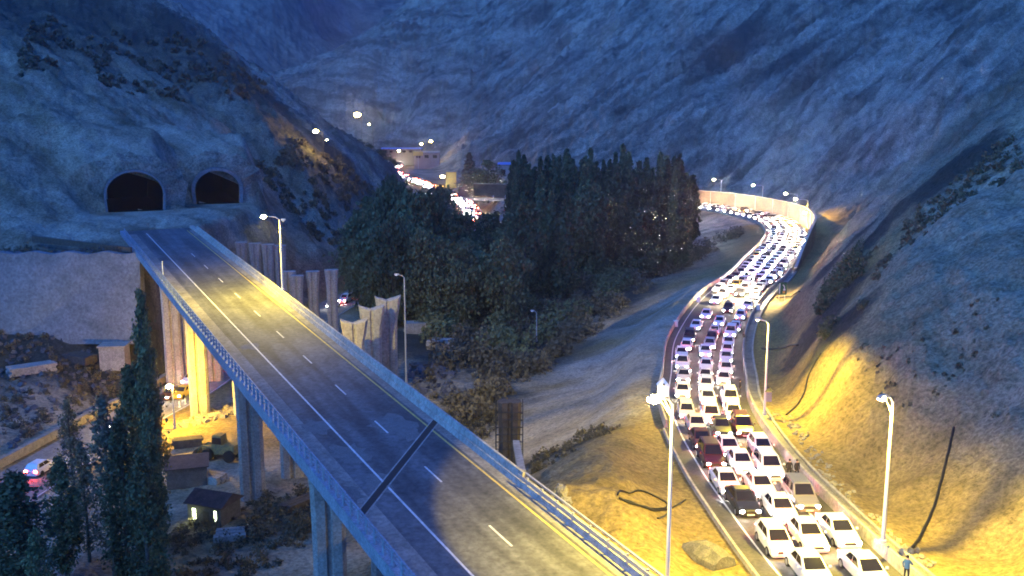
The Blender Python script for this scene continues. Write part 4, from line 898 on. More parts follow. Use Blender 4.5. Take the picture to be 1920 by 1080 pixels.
# ------------------------------------------------------------------ people
def person_mesh(pose, top, legs, name='person'):
    J = {'pel': (0, 0, .95), 'spi': (0, 0, 1.18), 'che': (0, .0, 1.38), 'nec': (0, 0, 1.52), 'hed': (0, -.02, 1.62), 'crn': (0, -.01, 1.74)}
    for sg, n in ((-1, 'l'), (1, 'r')):
        J['hip' + n] = (sg * .10, 0, .88); J['kne' + n] = (sg * .12, -.02, .50); J['ank' + n] = (sg * .13, .02, .09); J['toe' + n] = (sg * .14, -.15, .04)
        J['sho' + n] = (sg * .19, 0, 1.42); J['elb' + n] = (sg * .27, .02, 1.14); J['wri' + n] = (sg * .25, -.08, .90); J['han' + n] = (sg * .24, -.11, .80)
    J.update(pose); keys = list(J); idx = {k: i for i, k in enumerate(keys)}
    E_ = [('pel', 'spi'), ('spi', 'che'), ('che', 'nec'), ('nec', 'hed'), ('hed', 'crn')]
    for n in 'lr': E_ += [('pel', 'hip' + n), ('hip' + n, 'kne' + n), ('kne' + n, 'ank' + n), ('ank' + n, 'toe' + n), ('che', 'sho' + n), ('sho' + n, 'elb' + n), ('elb' + n, 'wri' + n), ('wri' + n, 'han' + n)]
    rad = dict(pel=.15, spi=.14, che=.16, nec=.055, hed=.095, crn=.075, hip=.095, kne=.062, ank=.045, toe=.045, sho=.07, elb=.05, wri=.035, han=.04)
    me_ = bpy.data.meshes.new(name); me_.from_pydata([J[k] for k in keys], [(idx[a], idx[b]) for a, b in E_], [])
    o = bpy.data.objects.new(name, me_); C.objects.link(o); md = o.modifiers.new('s', 'SKIN'); sv = me_.skin_vertices
    if not sv: bpy.context.view_layer.objects.active = o
    for k in keys:
        r = rad.get(k, rad.get(k[:3])); me_.skin_vertices[0].data[idx[k]].radius = (r, r * (.8 if k in ('pel', 'spi', 'che') else 1))
    me_.skin_vertices[0].data[idx['pel']].use_root = True
    sb = o.modifiers.new('u', 'SUBSURF'); sb.levels = 1; sb.render_levels = 1
    dg = bpy.context.evaluated_depsgraph_get(); ev = o.evaluated_get(dg); nm = bpy.data.meshes.new_from_object(ev); nm.name = name
    bpy.data.objects.remove(o); nm.materials.clear()
    for m_ in (top, legs, M['skin'], M['trim']): nm.materials.append(m_)
    hand = [Vector(J['han' + n]) for n in 'lr']
    for f in nm.polygons:
        c = f.center; f.use_smooth = True
        f.material_index = 2 if c.z > 1.50 or min((c - h_).length for h_ in hand) < .09 else (3 if c.z < .09 else (1 if c.z < .93 else 0))
    return nm
def add_person(loc, rz, pose, top, legs, lb):
    me_ = person_mesh(pose, top, legs); o = put('person', me_, None, loc); o.rotation_euler = (0, 0, rz); tag(o, lb, 'person')
    m = MB(); m.ball((0, .02, 1.70), .115, 10, sc=(.9, 1.0, .85)); m.build('hair', M['hair'], o, smooth=True)
    for sg in (-1, 1): pass
    return o
lean = {'elbl': (-.30, -.1, 1.16), 'wril': (-.16, -.30, 1.12), 'hanl': (-.08, -.36, 1.12)}
walk = {'kner': (.12, -.16, .52), 'ankr': (.13, -.08, .12), 'toer': (.13, -.25, .05), 'kne' + 'l': (-.12, .04, .50), 'ankl': (-.13, .26, .12), 'toel': (-.14, .12, .05)}
for px, py, rz, pose, top, legs, lb in [(1479, 897, 2.9, {}, M['cloth_dark'], M['cloth_dark'], 'person in dark clothes at the barrier, left one of two'),
    (1493, 898, .4, walk, M['cloth_dark'], M['cloth_dark'], 'person in dark clothes stepping along the barrier, right one of two'),
    (1387, 738, 1.2, {}, M['cloth_dark'], M['cloth_dark'], 'person in dark clothes on the right shoulder beside a dark gap'),
    (1394, 642, 2.0, walk, M['cloth_dark'], M['cloth_dark'], 'person in dark clothes at the right barrier before the bend'),
    (1361, 540, .3, {}, M['cloth_dark'], M['cloth_dark'], 'person in dark clothes on the left barrier side before the bend')]:
    q = PF(px, py, hz_); add_person(q, rz, pose, top, legs, lb)
q = PF(1699, 1086, lambda x, y: -28.6); add_person((q.x, q.y, -28.85), 2.3, lean, M['cloth_blue'], M['cloth_dark'], 'person in a blue jacket leaning by the barrier at the bottom edge')

# ------------------------------------------------------------------ trees and brush
def leaf_mesh(name, pts, size, mat, rs):
    n = len(pts); v = rs.normal(size=(n, 3)); v /= np.linalg.norm(v, axis=1)[:, None]; w = np.cross(v, rs.normal(size=(n, 3))); w /= np.linalg.norm(w, axis=1)[:, None]
    sz = size * rs.uniform(.55, 1.3, (n, 1)); a = v * sz; b = w * sz * .7
    co = np.stack([pts - a, pts - b * .9, pts + a * .95, pts + b], 1).reshape(-1, 3)
    me_ = bpy.data.meshes.new(name); me_.vertices.add(n * 4); me_.vertices.foreach_set('co', co.ravel()); me_.loops.add(n * 4)
    me_.loops.foreach_set('vertex_index', np.arange(n * 4, dtype=np.int32)); me_.polygons.add(n)
    me_.polygons.foreach_set('loop_start', np.arange(0, n * 4, 4, dtype=np.int32)); me_.polygons.foreach_set('loop_total', np.full(n, 4, dtype=np.int32)); me_.update(); me_.validate()
    me_.materials.append(mat); return me_
def tree_meshes(kind, h, r, n, size, mat, seed):
    rs = np.random.RandomState(seed); nc = 130 if kind != 'round' else 70
    f = rs.uniform(0, 1, nc) ** .9; z = h * (.10 + .90 * f)
    if kind == 'poplar': prof = lambda q: np.clip(np.sin(np.pi * np.clip(q, 0, 1) ** .75) ** .55, 0.06, 1) * (1 - .25 * q)
    elif kind == 'cone': prof = lambda q: np.clip((1 - q) ** .8, .03, 1) * np.clip(q * 9, .3, 1)
    else: prof = lambda q: np.clip(np.sin(np.pi * np.clip(q * .95 + .03, 0, 1)) ** .6, .08, 1)
    th = rs.uniform(0, 2 * np.pi, nc); rr = r * prof(f) * rs.uniform(.15, 1.0, nc) ** .6 * rs.uniform(.7, 1.2, nc)
    cen = np.stack([np.cos(th) * rr, np.sin(th) * rr, z], 1); cs = rs.uniform(.10, .28, nc) * r * (.30 + .70 * prof(f))
    k = rs.randint(0, nc, n); off = rs.normal(size=(n, 3)) * cs[k][:, None] * np.array([1, 1, 1.35 if kind != 'round' else .8])
    pts = cen[k] + off; top = rs.uniform(.90, 1.0, n // 40)
    tp = np.stack([rs.normal(size=n // 40) * r * .07, rs.normal(size=n // 40) * r * .07, top * h], 1); pts = np.concatenate([pts, tp]); pts[:, 2] = np.clip(pts[:, 2], .4, h * 1.03)
    crown = leaf_mesh('crown', pts, size, mat, rs)
    m = MB(); tr = max(.14, h * .012); m.tube([(0, 0, -1), (.1, .05, h * .35), (-.05, .1, h * .7), (0, 0, h * .95)], [tr * 1.3, tr, tr * .6, tr * .15], 7)
    for i in range(10):
        zz = h * (.15 + .07 * i); an = i * 2.4; l = r * .75; m.tube([(0, 0, zz), (math.cos(an) * l * .5, math.sin(an) * l * .5, zz + l * .5), (math.cos(an) * l, math.sin(an) * l, zz + l * 1.2)], [tr * .4, tr * .25, .03], 5)
    return crown, m.mesh('trunk', M['bark'])
TV = {}
def tv(kind, i, n, size, mat):
    k = (kind, i, n, mat)
    if k not in TV: TV[k] = tree_meshes(kind, 20.0, {'poplar': 2.3, 'cone': 3.3, 'round': 5.5}[kind] if kind != 'round' else 6.5, n, size, M[mat], 100 + i * 7 + len(TV))
    return TV[k]
def plant_tree(x, y, z, h, wid, kind, i, n, size, mat, name, label, group):
    cr, tr = tv(kind, i, n, size, mat); o = empty(name, (x, y, z), rnd.uniform(0, 6.28)); k = h / 20.0; base = {'poplar': 2.3, 'cone': 3.3, 'round': 6.5}[kind]
    o.scale = (wid / base, wid / base, k); put('crown', cr, o); put('trunk', tr, o); return tag(o, label, 'tree', group)
# foreground poplars
fg = [(262, 548, 93, 1.7, 'leafA', 'tallest poplar in the left foreground, tip level with the bridge railing'), (268, 650, 88, 1.6, 'leafA', 'poplar just right of the tallest one in the left foreground'),
      (238, 690, 91, 2.0, 'leafA', 'slim poplar just left of the tallest one, left foreground'), (190, 742, 84, 2.1, 'leafB', 'dark poplar between the tallest and the pale thin ones'), (222, 790, 80, 2.0, 'leafD', 'low dark poplar in front of the tallest one'),
      (126, 752, 94, 1.5, 'leafB', 'pale thin leaved poplar left of the dark clump'), (150, 830, 86, 1.3, 'leafB', 'lower pale poplar with trunk showing, left foreground'), (108, 860, 82, 1.8, 'leafA', 'greenish poplar leftmost of the middle clump'),
      (22, 890, 70, 3.0, 'leafD', 'dark tree filling the bottom left corner'), (-38, 880, 78, 2.6, 'leafD', 'dark tree cut by the left edge'), (276, 770, 79, 1.3, 'leafA', 'dark poplar at the right rim of the foreground clump'),
      (262, 850, 73, 1.7, 'leafD', 'nearest dark poplar at the bottom of the foreground clump'), (66, 1000, 64, 1.3, 'leafA', 'low bushy tree beside the corner tree')]
for i, (px, py, dd, w, mt, lb) in enumerate(fg):
    q = PD(px, py, dd); z = gz(q.x, q.y); plant_tree(q.x, q.y, z, q.z - z, w, 'poplar', i, 3200 if mt == 'leafB' else 7500, .20, mt, 'poplar_tree', lb, 'foreground poplars')
# the grove between the two roads
SKY = [(655, 470), (665, 420), (690, 380), (720, 345), (765, 345), (790, 362), (830, 362), (862, 390), (900, 412), (928, 405), (948, 385), (958, 305), (975, 285), (1000, 318), (1020, 302), (1045, 291), (1080, 288), (1110, 286), (1140, 303), (1160, 286), (1190, 284), (1215, 302), (1240, 284), (1270, 286), (1300, 291), (1313, 330)]
gr_ = random.Random(5); gi = 0
def grove_row(x0, x1, step, d0, d1, drop, kinds, n=3200, size=.48):
    global gi
    x = x0
    while x < x1:
        dd = gr_.uniform(d0, d1); top = lerp_tab(SKY, x) + drop + gr_.choice([-9, -2, 4, 12, 24, 38]); q = PD(x, top, dd); z = gz(q.x, q.y); h = q.z - z
        if h > 5:
            kd_ = gr_.choice(kinds); w = {'poplar': 2.2, 'cone': 2.8, 'round': 5.2}[kd_] * gr_.uniform(.8, 1.2)
            mt = gr_.choice(['leafA', 'leafA', 'leafD'] if kd_ == 'round' else ['leafD', 'leafD', 'leafD', 'leafA'])
            lb = 'dark full tree in the packed front of the grove, left part' if x < 880 else ('dark pointed tree in the packed grove between the two roads' if x > 945 else 'dark shorter tree in the dip of the grove')
            plant_tree(q.x, q.y, z, h, w, kd_, gi % 5, n, size, mt, 'grove_tree', lb, 'trees of the grove' + (' left part' if x < 880 else (' right part' if x > 945 else ' dip'))); gi += 1
        x += step * gr_.uniform(.8, 1.25)
grove_row(958, 1306, 12, 288, 305, 0, ['cone', 'poplar', 'poplar']); grove_row(962, 1303, 13, 272, 286, 12, ['cone', 'poplar']); grove_row(965, 1296, 15, 250, 268, 34, ['cone', 'poplar']); grove_row(970, 1230, 22, 236, 248, 70, ['cone', 'round'])
grove_row(668, 880, 20, 232, 250, 0, ['round', 'round', 'cone']); grove_row(676, 895, 22, 210, 228, 16, ['round']); grove_row(684, 960, 24, 190, 205, 60, ['round'])
grove_row(880, 960, 15, 250, 275, 5, ['round', 'cone']); grove_row(870, 1080, 24, 215, 232, 95, ['round', 'cone'], 3200, .5); grove_row(860, 960, 28, 185, 200, 165, ['round'])
for px, py, dd, w, kd_, mt, lb in [(880, 288, 520, 6, 'cone', 'leafB', 'olive lit tree behind the far yellow street light'), (915, 303, 470, 8.5, 'round', 'leafA', 'rounded tree left of the far white building'), (895, 318, 480, 7, 'round', 'leafB', 'lower olive tree behind the far queue'),
    (670, 262, 400, 5, 'round', 'leafD', 'dark tree on the ridge under the biggest floodlight'), (690, 272, 420, 5, 'round', 'leafD', 'dark ridge tree left of the far blue roof'), (712, 282, 430, 6, 'round', 'leafD', 'dark ridge tree below the far blue roof'), (728, 296, 430, 5, 'round', 'leafD', 'dark ridge tree lowest on the slope above the queue'), (646, 268, 395, 4, 'round', 'leafD', 'dark ridge tree farthest left under the floodlight')]:
    q = PD(px, py, dd); z = gz(q.x, q.y); h = max(q.z - z, 5); z = q.z - h; plant_tree(q.x, q.y, z, h, w, kd_, gi % 5, 3200, .5 if True else 0, mt, 'roadside_tree', lb, 'trees far up the valley'); gi += 1

def in_poly(x, y, poly):
    c = False; j = len(poly) - 1
    for i in range(len(poly)):
        if (poly[i][1] > y) != (poly[j][1] > y) and x < (poly[j][0] - poly[i][0]) * (y - poly[i][1]) / (poly[j][1] - poly[i][1]) + poly[i][0]: c = not c
        j = i
    return c
def brush(name, polypx, zz, nb, hmin, hmax, per, size, mat, label, seed, dist=False):
    rs = np.random.RandomState(seed); poly = [((PD(*p) if dist else P(p[0], p[1], zz)).xy) for p in polypx]; xs = [p[0] for p in poly]; ys = [p[1] for p in poly]; out = []; k = 0; cx = []; cy = []
    while len(cx) < nb and k < nb * 40:
        k += 1; x = rs.uniform(min(xs), max(xs)); y = rs.uniform(min(ys), max(ys))
        if in_poly(x, y, poly) and vnoise(np.array([x / 9]), np.array([y / 9]), seed)[0] > .3: cx.append(x); cy.append(y)
    gzs = terrain(np.array(cx), np.array(cy))
    for x, y, z in zip(cx, cy, gzs):
        h = rs.uniform(hmin, hmax); n = int(per * (h / hmax) ** 1.3) + 8; p = rs.normal(size=(n, 3)); p /= np.linalg.norm(p, axis=1)[:, None]; p *= rs.uniform(.45, 1, (n, 1))
        p[:, 2] = np.abs(p[:, 2]); p *= np.array([h * .62, h * .62, h]) * rs.uniform(.8, 1.2, 3); out.append(p + np.array([x, y, z - .2]))
    o = put(name, leaf_mesh(name, np.concatenate(out), size, M[mat], rs)); return tag(o, label, 'brush', kind='stuff')
brush('undergrowth', [(820, 590), (900, 520), (1310, 476), (1385, 466), (1290, 512), (1160, 590), (1080, 645), (985, 720), (945, 800), (880, 790), (800, 720)], -42, 480, 1.2, 4.6, 190, .34, 'leafC', 'dusty brown brush thicket below the grove beside the pale embankment', 3)
brush('undergrowth', [(760, 590), (900, 560), (1120, 520), (1170, 550), (1010, 650), (900, 720), (860, 690)], -42, 120, 2.5, 6.5, 300, .4, 'leafA', 'green brush thicket at the front foot of the grove', 4)
brush('valley_brush', [(430, 960), (620, 900), (640, 960), (500, 1080), (320, 1080), (330, 1000)], -42, 170, .5, 1.7, 120, .16, 'leafC', 'low scrub on the valley floor left of the bridge', 6)
brush('valley_brush', [(0, 640), (230, 650), (235, 690), (120, 730), (0, 790)], -38, 120, .5, 1.6, 110, .18, 'leafC', 'dark scrub on the mounds below the sprayed concrete wall', 7)
brush('valley_brush', [(780, 730), (900, 740), (970, 760), (900, 830), (840, 790)], -42, 90, .5, 1.8, 120, .2, 'leafC', 'scrub in the gully between parapet and embankment', 8)
brush('slope_brush', [(1530, 520, 150), (1610, 480, 150), (1620, 640, 105), (1550, 650, 108)], 0, 130, .6, 2.2, 110, .2, 'leafD', 'dark scrub patch on the spur beside the yellow slope', 9, True)
brush('slope_brush', [(1560, 470, 150), (1700, 365, 138), (1900, 215, 140), (1915, 330, 118), (1760, 420, 118), (1640, 520, 118)], 0, 170, .4, 1.3, 60, .2, 'leafC', 'scrub along the dark crest of the right spur', 10, True)
brush('slope_brush', [(1600, 640, 100), (1900, 560, 90), (1910, 800, 75), (1680, 760, 84)], 0, 70, .2, .6, 40, .15, 'leafC', 'sparse scrub across the blue slope above the yellow light', 12, True)
brush('slope_brush', [(560, 270, 300), (740, 325, 350), (700, 400, 280), (560, 360, 260), (460, 330, 260)], 0, 260, .8, 2.6, 60, .45, 'leafC', 'scrub on the slope right of the tunnels', 13, True)
brush('slope_brush', [(60, 60, 300), (330, 60, 330), (520, 200, 340), (420, 250, 290), (200, 200, 260), (40, 180, 240)], 0, 300, .8, 2.4, 60, .5, 'leafC', 'scrub across the mountain above the tunnels', 14, True)
brush('spoil_brush', [(985, 880), (1010, 800), (1090, 770), (1170, 800), (1160, 850), (1060, 880)], -33, 60, .4, 1.2, 90, .15, 'leafC', 'scrub in the dark hollow beside the sand', 15)

# ------------------------------------------------------------------ small things on the ground
def rocks(name, pts, smin, smax, mat, label, cat, seed):
    r_ = random.Random(seed); m = MB()
    for q in pts:
        s = r_.uniform(smin, smax); M3 = Euler((r_.uniform(0, 3), r_.uniform(0, 3), r_.uniform(0, 3))).to_matrix()
        vs = [M3 @ Vector((x * r_.uniform(.6, 1), y * r_.uniform(.6, 1), z * r_.uniform(.5, .9))) * s + q for x in (-1, 1) for y in (-1, 1) for z in (-1, 1)]
        m.add(vs, [(0, 1, 3, 2), (4, 6, 7, 5), (0, 4, 5, 1), (2, 3, 7, 6), (0, 2, 6, 4), (1, 5, 7, 3)])
    o = m.build(name, mat); return tag(o, label, cat, kind='stuff')
def scat(poly, zz, n, seed):
    rs = random.Random(seed); pp = [P(x, y, zz).xy for x, y in poly]; xs = [p[0] for p in pp]; ys = [p[1] for p in pp]; o = []
    while len(o) < n:
        x = rs.uniform(min(xs), max(xs)); y = rs.uniform(min(ys), max(ys))
        if in_poly(x, y, pp): o.append(Vector((x, y, gz(x, y))))
    return o
rocks('rubble', scat([(1005, 905), (1045, 895), (1080, 935), (1050, 950)], -26.6, 70, 1), .12, .45, M['rock'], 'pale broken rubble at the end of the bridge parapet', 'rubble', 1)
def line_px(pts, n, jit, seed):
    rs = random.Random(seed); o = []
    W = [ground(*p) for p in pts]
    for _ in range(n):
        f = rs.random() * (len(W) - 1); i = int(f); q = W[i].lerp(W[i + 1], f - i); x = q.x + rs.gauss(0, jit); y = q.y + rs.gauss(0, jit); o.append(Vector((x, y, gz(x, y))))
    return o
rocks('ditch_rubble', line_px([(1455, 775), (1500, 815), (1545, 890), (1605, 955), (1690, 1030), (1730, 1060)], 260, .45, 2), .06, .24, M['rock'], 'broken stones along the toe of the yellow slope', 'rubble', 2)
rocks('berm_rubble', line_px([(345, 795), (400, 785), (440, 768)], 160, .9, 3), .12, .5, M['rock'], 'rubble berm round the foot of the glowing yellow pier', 'rubble', 3)
rocks('mound_rubble', scat([(0, 660), (220, 650), (230, 700), (90, 760), (0, 800)], -38.5, 320, 4), .12, .5, M['darkrock'], 'dark debris heaped on the mounds below the sprayed concrete wall', 'rubble', 4)
rocks('gully_rubble', scat([(760, 690), (840, 680), (860, 740), (780, 750)], -42, 120, 5), .2, .8, M['darkrock'], 'dark debris behind the grey lamp post', 'rubble', 5)
def hose(pts, r, label, lift=.0, name='black_hose'):
    W = [ground(*p) + Vector((0, 0, r * .6)) for p in pts]; W = catmull(W, 8)
    W = [Vector((p.x, p.y, gz(p.x, p.y) + r * .7 + lift)) for p in W]; m = MB(); m.tube(W, r, 7); o = m.build(name, M['hose'], smooth=True); return tag(o, label, 'hose')
hose([(1158, 934), (1168, 923), (1205, 926), (1242, 940), (1251, 951), (1228, 957), (1190, 948), (1162, 936), (1172, 945), (1215, 957), (1255, 957), (1285, 941)], .075, 'thick black hose lying in a loop on the sand', .04)
hose([(1233, 973), (1243, 971), (1252, 966)], .075, 'short black hose offcut on the sand below the loop')
hose([(1474, 781), (1492, 765), (1508, 738), (1517, 705), (1539, 668)], .12, 'black pipe running down the pale ridge of the right slope')
hose([(1711, 1030), (1728, 1005), (1748, 960), (1765, 905), (1778, 850), (1788, 805)], .12, 'black pipe curving down the yellow slope right of the lamp post')
hose([(1428, 655), (1450, 656), (1475, 652), (1496, 650)], .16, 'black pipe lying level on the bench left of the slope')
hose([(1455, 560), (1480, 558), (1500, 548)], .16, 'short black pipe on the sand near the green sign')
# tarp covered heap
q = ground(1338, 1062); m = MB(); rs_ = random.Random(3)
rings = []
for f, w, h in ((0, .35, .3), (.2, .7, .8), (.5, .95, 1.25), (.75, 1.0, 1.35), (1, .85, .9)):
    rings.append([Vector((-1.6 + f * 2.2 + rs_.uniform(-.1, .1), 2.6 - f * 3.2 + 0, 0)) + Vector((x * w * 1.1, x * w * .7, z * h + rs_.uniform(-.05, .05))) for x, z in ((-1, -.15), (-.85, .5), (-.35, .95), (.15, 1.0), (.7, .6), (1, -.15))])
m.loft(rings); o = m.build('covered_heap', M['tarp']); o.location = q; tag(o, 'dusty tarpaulin heap on the dull ground left of the nearest cars', 'heap')
# green sign
q = PF(1466, 566, hz_); t, l = HWAY.project(q.x, q.y); q = HWAY.pos(t, max(l, HW(t) + 2.2)); q.z = gz(q.x, q.y); sc = q.y / 1800; c = ray(1467, 541) * (q.y / ray(1467, 541).y)
o = empty('road_sign', q, .15); tag(o, 'green road sign with a white bar and curved white arrow beside the barrier', 'sign'); zc = c.z - q.z
m = MB(); m.tube([(-.6, .12, 0), (-.6, .12, zc + 1.1)], .06, 8); m.tube([(.6, .12, 0), (.6, .12, zc + 1.1)], .06, 8); m.build('posts', M['steel'], o)
m = MB(); m.box((0, 0, zc), (1.75, .08, 2.5)); m.build('panel', M['green'], o)
m = MB(); m.box((-.62, -.06, zc + .05), (.2, .03, 2.1)); m.build('white_bar', M['signwhite'], o)
m = MB(); m.tube([(.35, -.06, zc - .15), (.38, -.06, zc + .3), (.2, -.06, zc + .62), (0, -.06, zc + .75)], .09, 6); m.box((.38, -.06, zc - .25), (.45, .03, .3)); m.build('arrow', M['signwhite'], o)
m = MB(); m.box((.3, -.06, zc - .75), (.5, .03, .45)); m.build('orange_patch', M['orange'], o)
# white marker boxes on the left barrier of the highway
for px, py, lb in ((1309, 568, 'small white box behind the left barrier, upper one'), (1267, 614, 'small white box behind the left barrier, lower one'), (1421, 583, 'small white box at the right barrier before the bend')):
    q = ground(px, py); m = MB(); m.box((0, 0, .55), (.7, .6, 1.1), taper=(.9, .9)); m.box((0, 0, 1.14), (.8, .7, .08)); o = m.build('marker_box', M['signwhite']); o.location = q; tag(o, lb, 'box', 'white boxes along the highway barriers')
# lower road wall, bollards
a_ = LOWROAD.project(*P(0, 905, -42).xy)[0]; b_ = LOWROAD.project(*P(440, 690, -42).xy)[0]
o = wall_run(LOWROAD, max(0, a_ - 10), b_ + 8, -6.0, 1.0, .8).build('roadside_wall', M['rock']); tag(o, 'long tan low wall along the far side of the lower road', 'wall')
for k in range(9):
    q = LOWROAD.pos(a_ + 2 + k * 1.6 if k < 5 else b_ - 24 + (k - 5) * 1.6, 3.6); m = MB(); m.tube([(0, 0, 0), (0, 0, .95)], .08, 8); m.tube([(0, 0, .55), (0, 0, .75)], .095, 8); m.tube([(0, 0, 0), (0, 0, .06)], .2, 8)
    o = m.build('bollard', M['polewhite']); o.location = q; tag(o, ordw(k + 1) + ' thin white bollard beyond the white car at the left edge, counting away' if k < 5 else ordw(k - 4) + ' thin white bollard of the row by the glowing yellow pier, counting away', 'bollard', 'bollards by the left edge' if k < 5 else 'bollards by the yellow pier')
# hut below the wall
q = P(214, 652, -36); q.z = gz(q.x, q.y) - .1; o = empty('concrete_hut', q, .1); tag(o, 'small plain concrete hut below the right end of the sprayed wall', 'hut')
m = MB(); m.box((0, 0, 1.9), (3.9, 3, 3.8)); m.build('wall', M['concrete'], o); m = MB(); m.box((0, 0, 3.92), (4.3, 3.4, .25)); m.build('roof', M['concrete_lt'], o)
# dark fence at the toe of the wall
m = MB(); a0 = P(132, 617, -34.3); a1 = P(236, 621, -34.5)
for i in range(14): p = a0.lerp(a1, i / 13); m.box((p.x, p.y, gz(p.x, p.y) + .5), (.12, .12, 1.2))
for zz in (.35, .75, 1.1): m.tube([(a0.x, a0.y, gz(a0.x, a0.y) + zz), (a1.x, a1.y, gz(a1.x, a1.y) + zz)], .06, 5)
o = m.build('timber_fence', M['timber']); tag(o, 'dark low fence at the toe of the sprayed concrete wall', 'fence')
# cottage with lit window
q = P(385, 985, -42); q.z = gz(q.x, q.y) - .1; o = empty('cottage', q, -.35); o.scale = (.8, .8, .75); tag(o, 'small cottage with lit window and rusty roof under the bridge', 'house')
m = MB(); m.box((0, 2, 1.5), (5.2, 4.2, 3.0)); m.build('wall', M['plaster'], o)
m = MB(); m.add([Vector(v) for v in ((-3, -.4, 3.0), (3, -.4, 3.0), (3, 4.5, 3.0), (-3, 4.5, 3.0), (-3, 2.1, 4.3), (3, 2.1, 4.3), (-3, -.4, 2.9), (3, -.4, 2.9), (3, 4.5, 2.9), (-3, 4.5, 2.9))],
    [(0, 1, 5, 4), (2, 3, 4, 5), (0, 4, 3), (1, 2, 5), (6, 9, 8, 7), (0, 6, 7, 1), (1, 7, 8, 2), (2, 8, 9, 3), (3, 9, 6, 0)]); m.build('roof', M['brick'], o)
m = MB(); m.box((-1.55, -.12, 1.5), (.62, .03, 1.7)); w_ = m.build('window', M['window_lit'], o)
m = MB()
for x in (-1.9, -1.2): m.box((x, -.15, 1.5), (.07, .06, 1.84))
for z in (.62, 1.1, 1.75, 2.38): m.box((-1.55, -.15, z), (.77, .055, .06))
m.build('window_frame', M['trim'], w_)
m = MB(); m.box((1.75, -.12, 1.6), (.4, .03, 1.6)); m.build('window', M['window_lit'], o)
m = MB(); m.box((.3, -.12, 1.05), (.9, .04, 2.1)); m.build('door', M['timber'], o)
l = bpy.data.lights.new('window_glow', 'POINT'); l.energy = 9; l.color = (.9, 1, .55); l.shadow_soft_size = .3; lo = bpy.data.objects.new('window_glow', l); C.objects.link(lo); lo.parent = o; lo.location = (-1.5, -1.2, 1.4)
q = P(352, 905, -42); q.z = gz(q.x, q.y); m = MB(); m.box((0, 0, 1.2), (4.4, 3.2, 2.4)); m.add([Vector(v) for v in ((-2.5, -1.9, 2.35), (2.5, -1.9, 2.35), (2.5, 1.9, 2.75), (-2.5, 1.9, 2.75), (-2.5, -1.9, 2.45), (2.5, -1.9, 2.45), (2.5, 1.9, 2.85), (-2.5, 1.9, 2.85))], [(0, 3, 2, 1), (4, 5, 6, 7), (0, 1, 5, 4), (1, 2, 6, 5), (2, 3, 7, 6), (3, 0, 4, 7)], 1)
o = m.build('shed', [M['plaster'], M['brick']]); o.location = q; o.rotation_euler.z = .3; tag(o, 'low shed with rusty sloping roof behind the lit cottage', 'shed')
# yellow wheel loader
q = P(418, 862, -42); q.z = gz(q.x, q.y); o = empty('wheel_loader', q, -.25); tag(o, 'dusty yellow wheel loader parked below the bridge piers', 'loader')
m = MB(); m.box((.9, 0, 1.45), (2.6, 1.9, 1.1), taper=(.9, .85)); m.box((-1.4, 0, 1.1), (2.0, 1.5, .8)); m.build('body', M['machine'], o)
m = MB(); m.box((-.35, 0, 2.35), (1.4, 1.5, 1.6), taper=(.85, .85)); cb = m.build('cab', M['machine'], o)
m = MB(); m.box((-.35, 0, 2.5), (1.3, 1.52, .8), taper=(.93, .93)); m.build('cab_window', M['glass'], cb)
m = MB()
for sg in (-.7, .7): m.tube([(-.9, sg, 1.6), (-2.4, sg, 1.7), (-3.2, sg, .7)], .14, 6)
m.build('lift_arm', M['machine'], o)
m = MB(); m.loft([[Vector((-3.0, y, .2)), Vector((-4.1, y, .15)), Vector((-3.7, y, .5)), Vector((-3.1, y, 1.3))] for y in (-1.3, 1.3)]); m.build('bucket', M['timber'], o)
for x in (-1.5, 1.5):
    for sg in (-1, 1): m = MB(); m.tube([(x, sg * .75, .75), (x, sg * 1.25, .75)], .75, 14); m.build('wheel', M['tyre'], o)
# far buildings
def house(px, py, dd, w, h, dep, wall, roof, lb, name='roadside_building', rise=1.0, nwin=0, rz=0):
    q = PD(px, py, dd); z = min(gz(q.x, q.y), q.z); o = empty(name, (q.x, q.y, q.z), rz); tag(o, lb, 'building')
    m = MB(); m.box((0, dep / 2, h / 2 - 4), (w, dep, h + 8)); m.build('wall', M[wall], o)
    m = MB(); m.box((0, dep / 2, h + rise / 2 + .01), (w + 1, dep + 1, rise), taper=(.98, .6)); m.build('roof', M[roof], o)
    for i in range(nwin): m = MB(); m.box((-w / 2 + w * (i + .5) / nwin, -.05, h * .55), (w / nwin * .5, .12, h * .35)); m.build('window', M['glass'], o)
house(752, 290, 735, 30, 4.2, 10, 'plaster', 'blueroof', 'long low far building with a blue roof at the valley checkpoint', nwin=6)
house(800, 302, 700, 18, 6, 8, 'warmwall', 'concrete', 'pinkish far building lit by the glaring queue', nwin=3)
house(952, 342, 520, 10, 9.5, 10, 'concrete_lt', 'blueroof', 'pale tall far building seen between the grove and rounded tree', nwin=2)
house(872, 360, 500, 7, 2.6, 5, 'plaster', 'concrete', 'small grey far shed right of the yellow street light', rise=.3)
house(795, 382, 420, 5, 2.8, 4, 'plaster', 'concrete', 'small grey shed just above the left part of the grove', rise=.3)
q = PD(784, 295, 690); o = empty('checkpoint_sign', q); tag(o, 'yellow lit board over the far checkpoint', 'sign'); m = MB(); m.box((0, 0, 2.6), (7, .4, 3)); m.build('board', M['yellow'], o); m = MB(); m.tube([(0, .3, -8), (0, .3, 3)], .25, 6); m.build('post', M['steel'], o)
q = PD(846, 352, 555); o = empty('yellow_gate_tower', q); tag(o, 'tall yellow lit panel behind the far queue', 'sign'); m = MB(); m.box((0, 0, 4), (6, 1, 10)); m.build('board', M['yellow'], o)
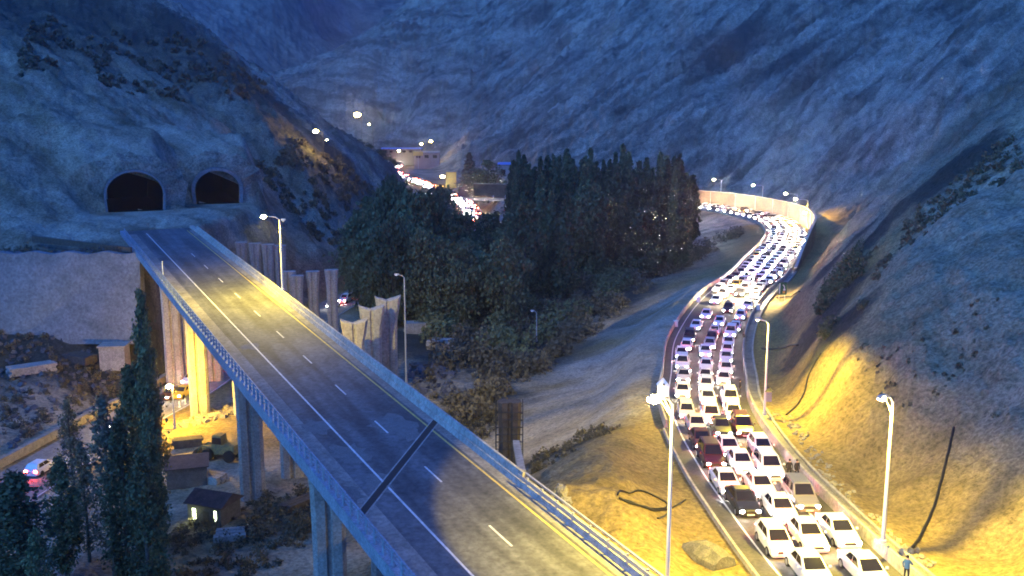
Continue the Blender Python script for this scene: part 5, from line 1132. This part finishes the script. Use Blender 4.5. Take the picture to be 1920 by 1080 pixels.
for px, py, dd, lb in ((925, 366, 440, 'thin pale utility pole left of the grove top'), (948, 366, 440, 'thin pale utility pole touching the grove edge')):
    q = PD(px, py, dd); z = gz(q.x, q.y); m = MB(); m.tube([(0, 0, 0), (0, 0, q.z - z)], .16, 6); m.box((0, 0, q.z - z - .6), (1.4, .12, .12)); o = m.build('utility_pole', M['polewhite']); o.location = (q.x, q.y, z); tag(o, lb, 'pole')
# ------------------------------------------------------------------ site clutter
def stack(px, py, n, l, w, t, mat, lb, rz, name='timber_stack'):
    q = ground(px, py); m = MB(); r_ = random.Random(px)
    for i in range(n):
        for j in range(3): m.box((r_.uniform(-.15, .15), (j - 1) * w * 1.15, t * (i + .5) * 1.02), (l * r_.uniform(.85, 1), w, t), rot=r_.uniform(-.04, .04))
    o = m.build(name, M[mat]); o.location = q; o.rotation_euler.z = rz; tag(o, lb, 'stack' if 'stack' in name else 'slab')
stack(352, 838, 4, 4.0, .5, .28, 'timber', 'dark stack of timber baulks between the trees and the yellow machine', .3)
stack(400, 905, 3, 3.0, .6, .3, 'concrete', 'low stack of concrete planks behind the lit cottage', -.4, 'plank_stack')
stack(560, 955, 3, 4.5, .5, .3, 'timber', 'timber stack lying on the valley floor left of the near piers', .9)
stack(430, 1010, 2, 3.2, .7, .3, 'concrete', 'two layers of concrete slabs in the scrub below the cottage', .2, 'plank_stack')
stack(790, 625, 5, 7.0, .9, .45, 'concrete', 'long pile of precast slabs behind the grey lamp post', .15, 'slab_stack')
stack(828, 655, 4, 5.0, .9, .45, 'concrete', 'shorter pile of precast slabs nearest the brush thicket', -.1, 'slab_stack')
stack(800, 690, 3, 6.0, .6, .3, 'timber', 'dark timber pile below the precast slabs', .5)
stack(60, 700, 3, 7.0, .8, .4, 'concrete', 'pale slabs dumped on the mounds at the left edge', .7, 'slab_stack')
stack(150, 680, 3, 6.0, .8, .4, 'timber', 'dark timber pile on the mounds left of the concrete hut', -.5)
# ------------------------------------------------------------------ evening haze
m = MB(); m.box((0, 1500, 250), (5200, 3600, 640)); hz_m = bpy.data.materials.new('haze_air'); hz_m.use_nodes = True; nt = hz_m.node_tree
nt.nodes.remove(nt.nodes['Principled BSDF']); pv = nt.nodes.new('ShaderNodeVolumePrincipled'); pv.inputs['Color'].default_value = (.85, .9, 1, 1); pv.inputs['Density'].default_value = HAZE
pv.inputs['Anisotropy'].default_value = .7; nt.links.new(pv.outputs[0], nt.nodes['Material Output'].inputs['Volume'])
if HAZE: o = m.build('haze', hz_m); tag(o, 'thin evening haze filling the valley', 'haze', kind='stuff')
#NEXT
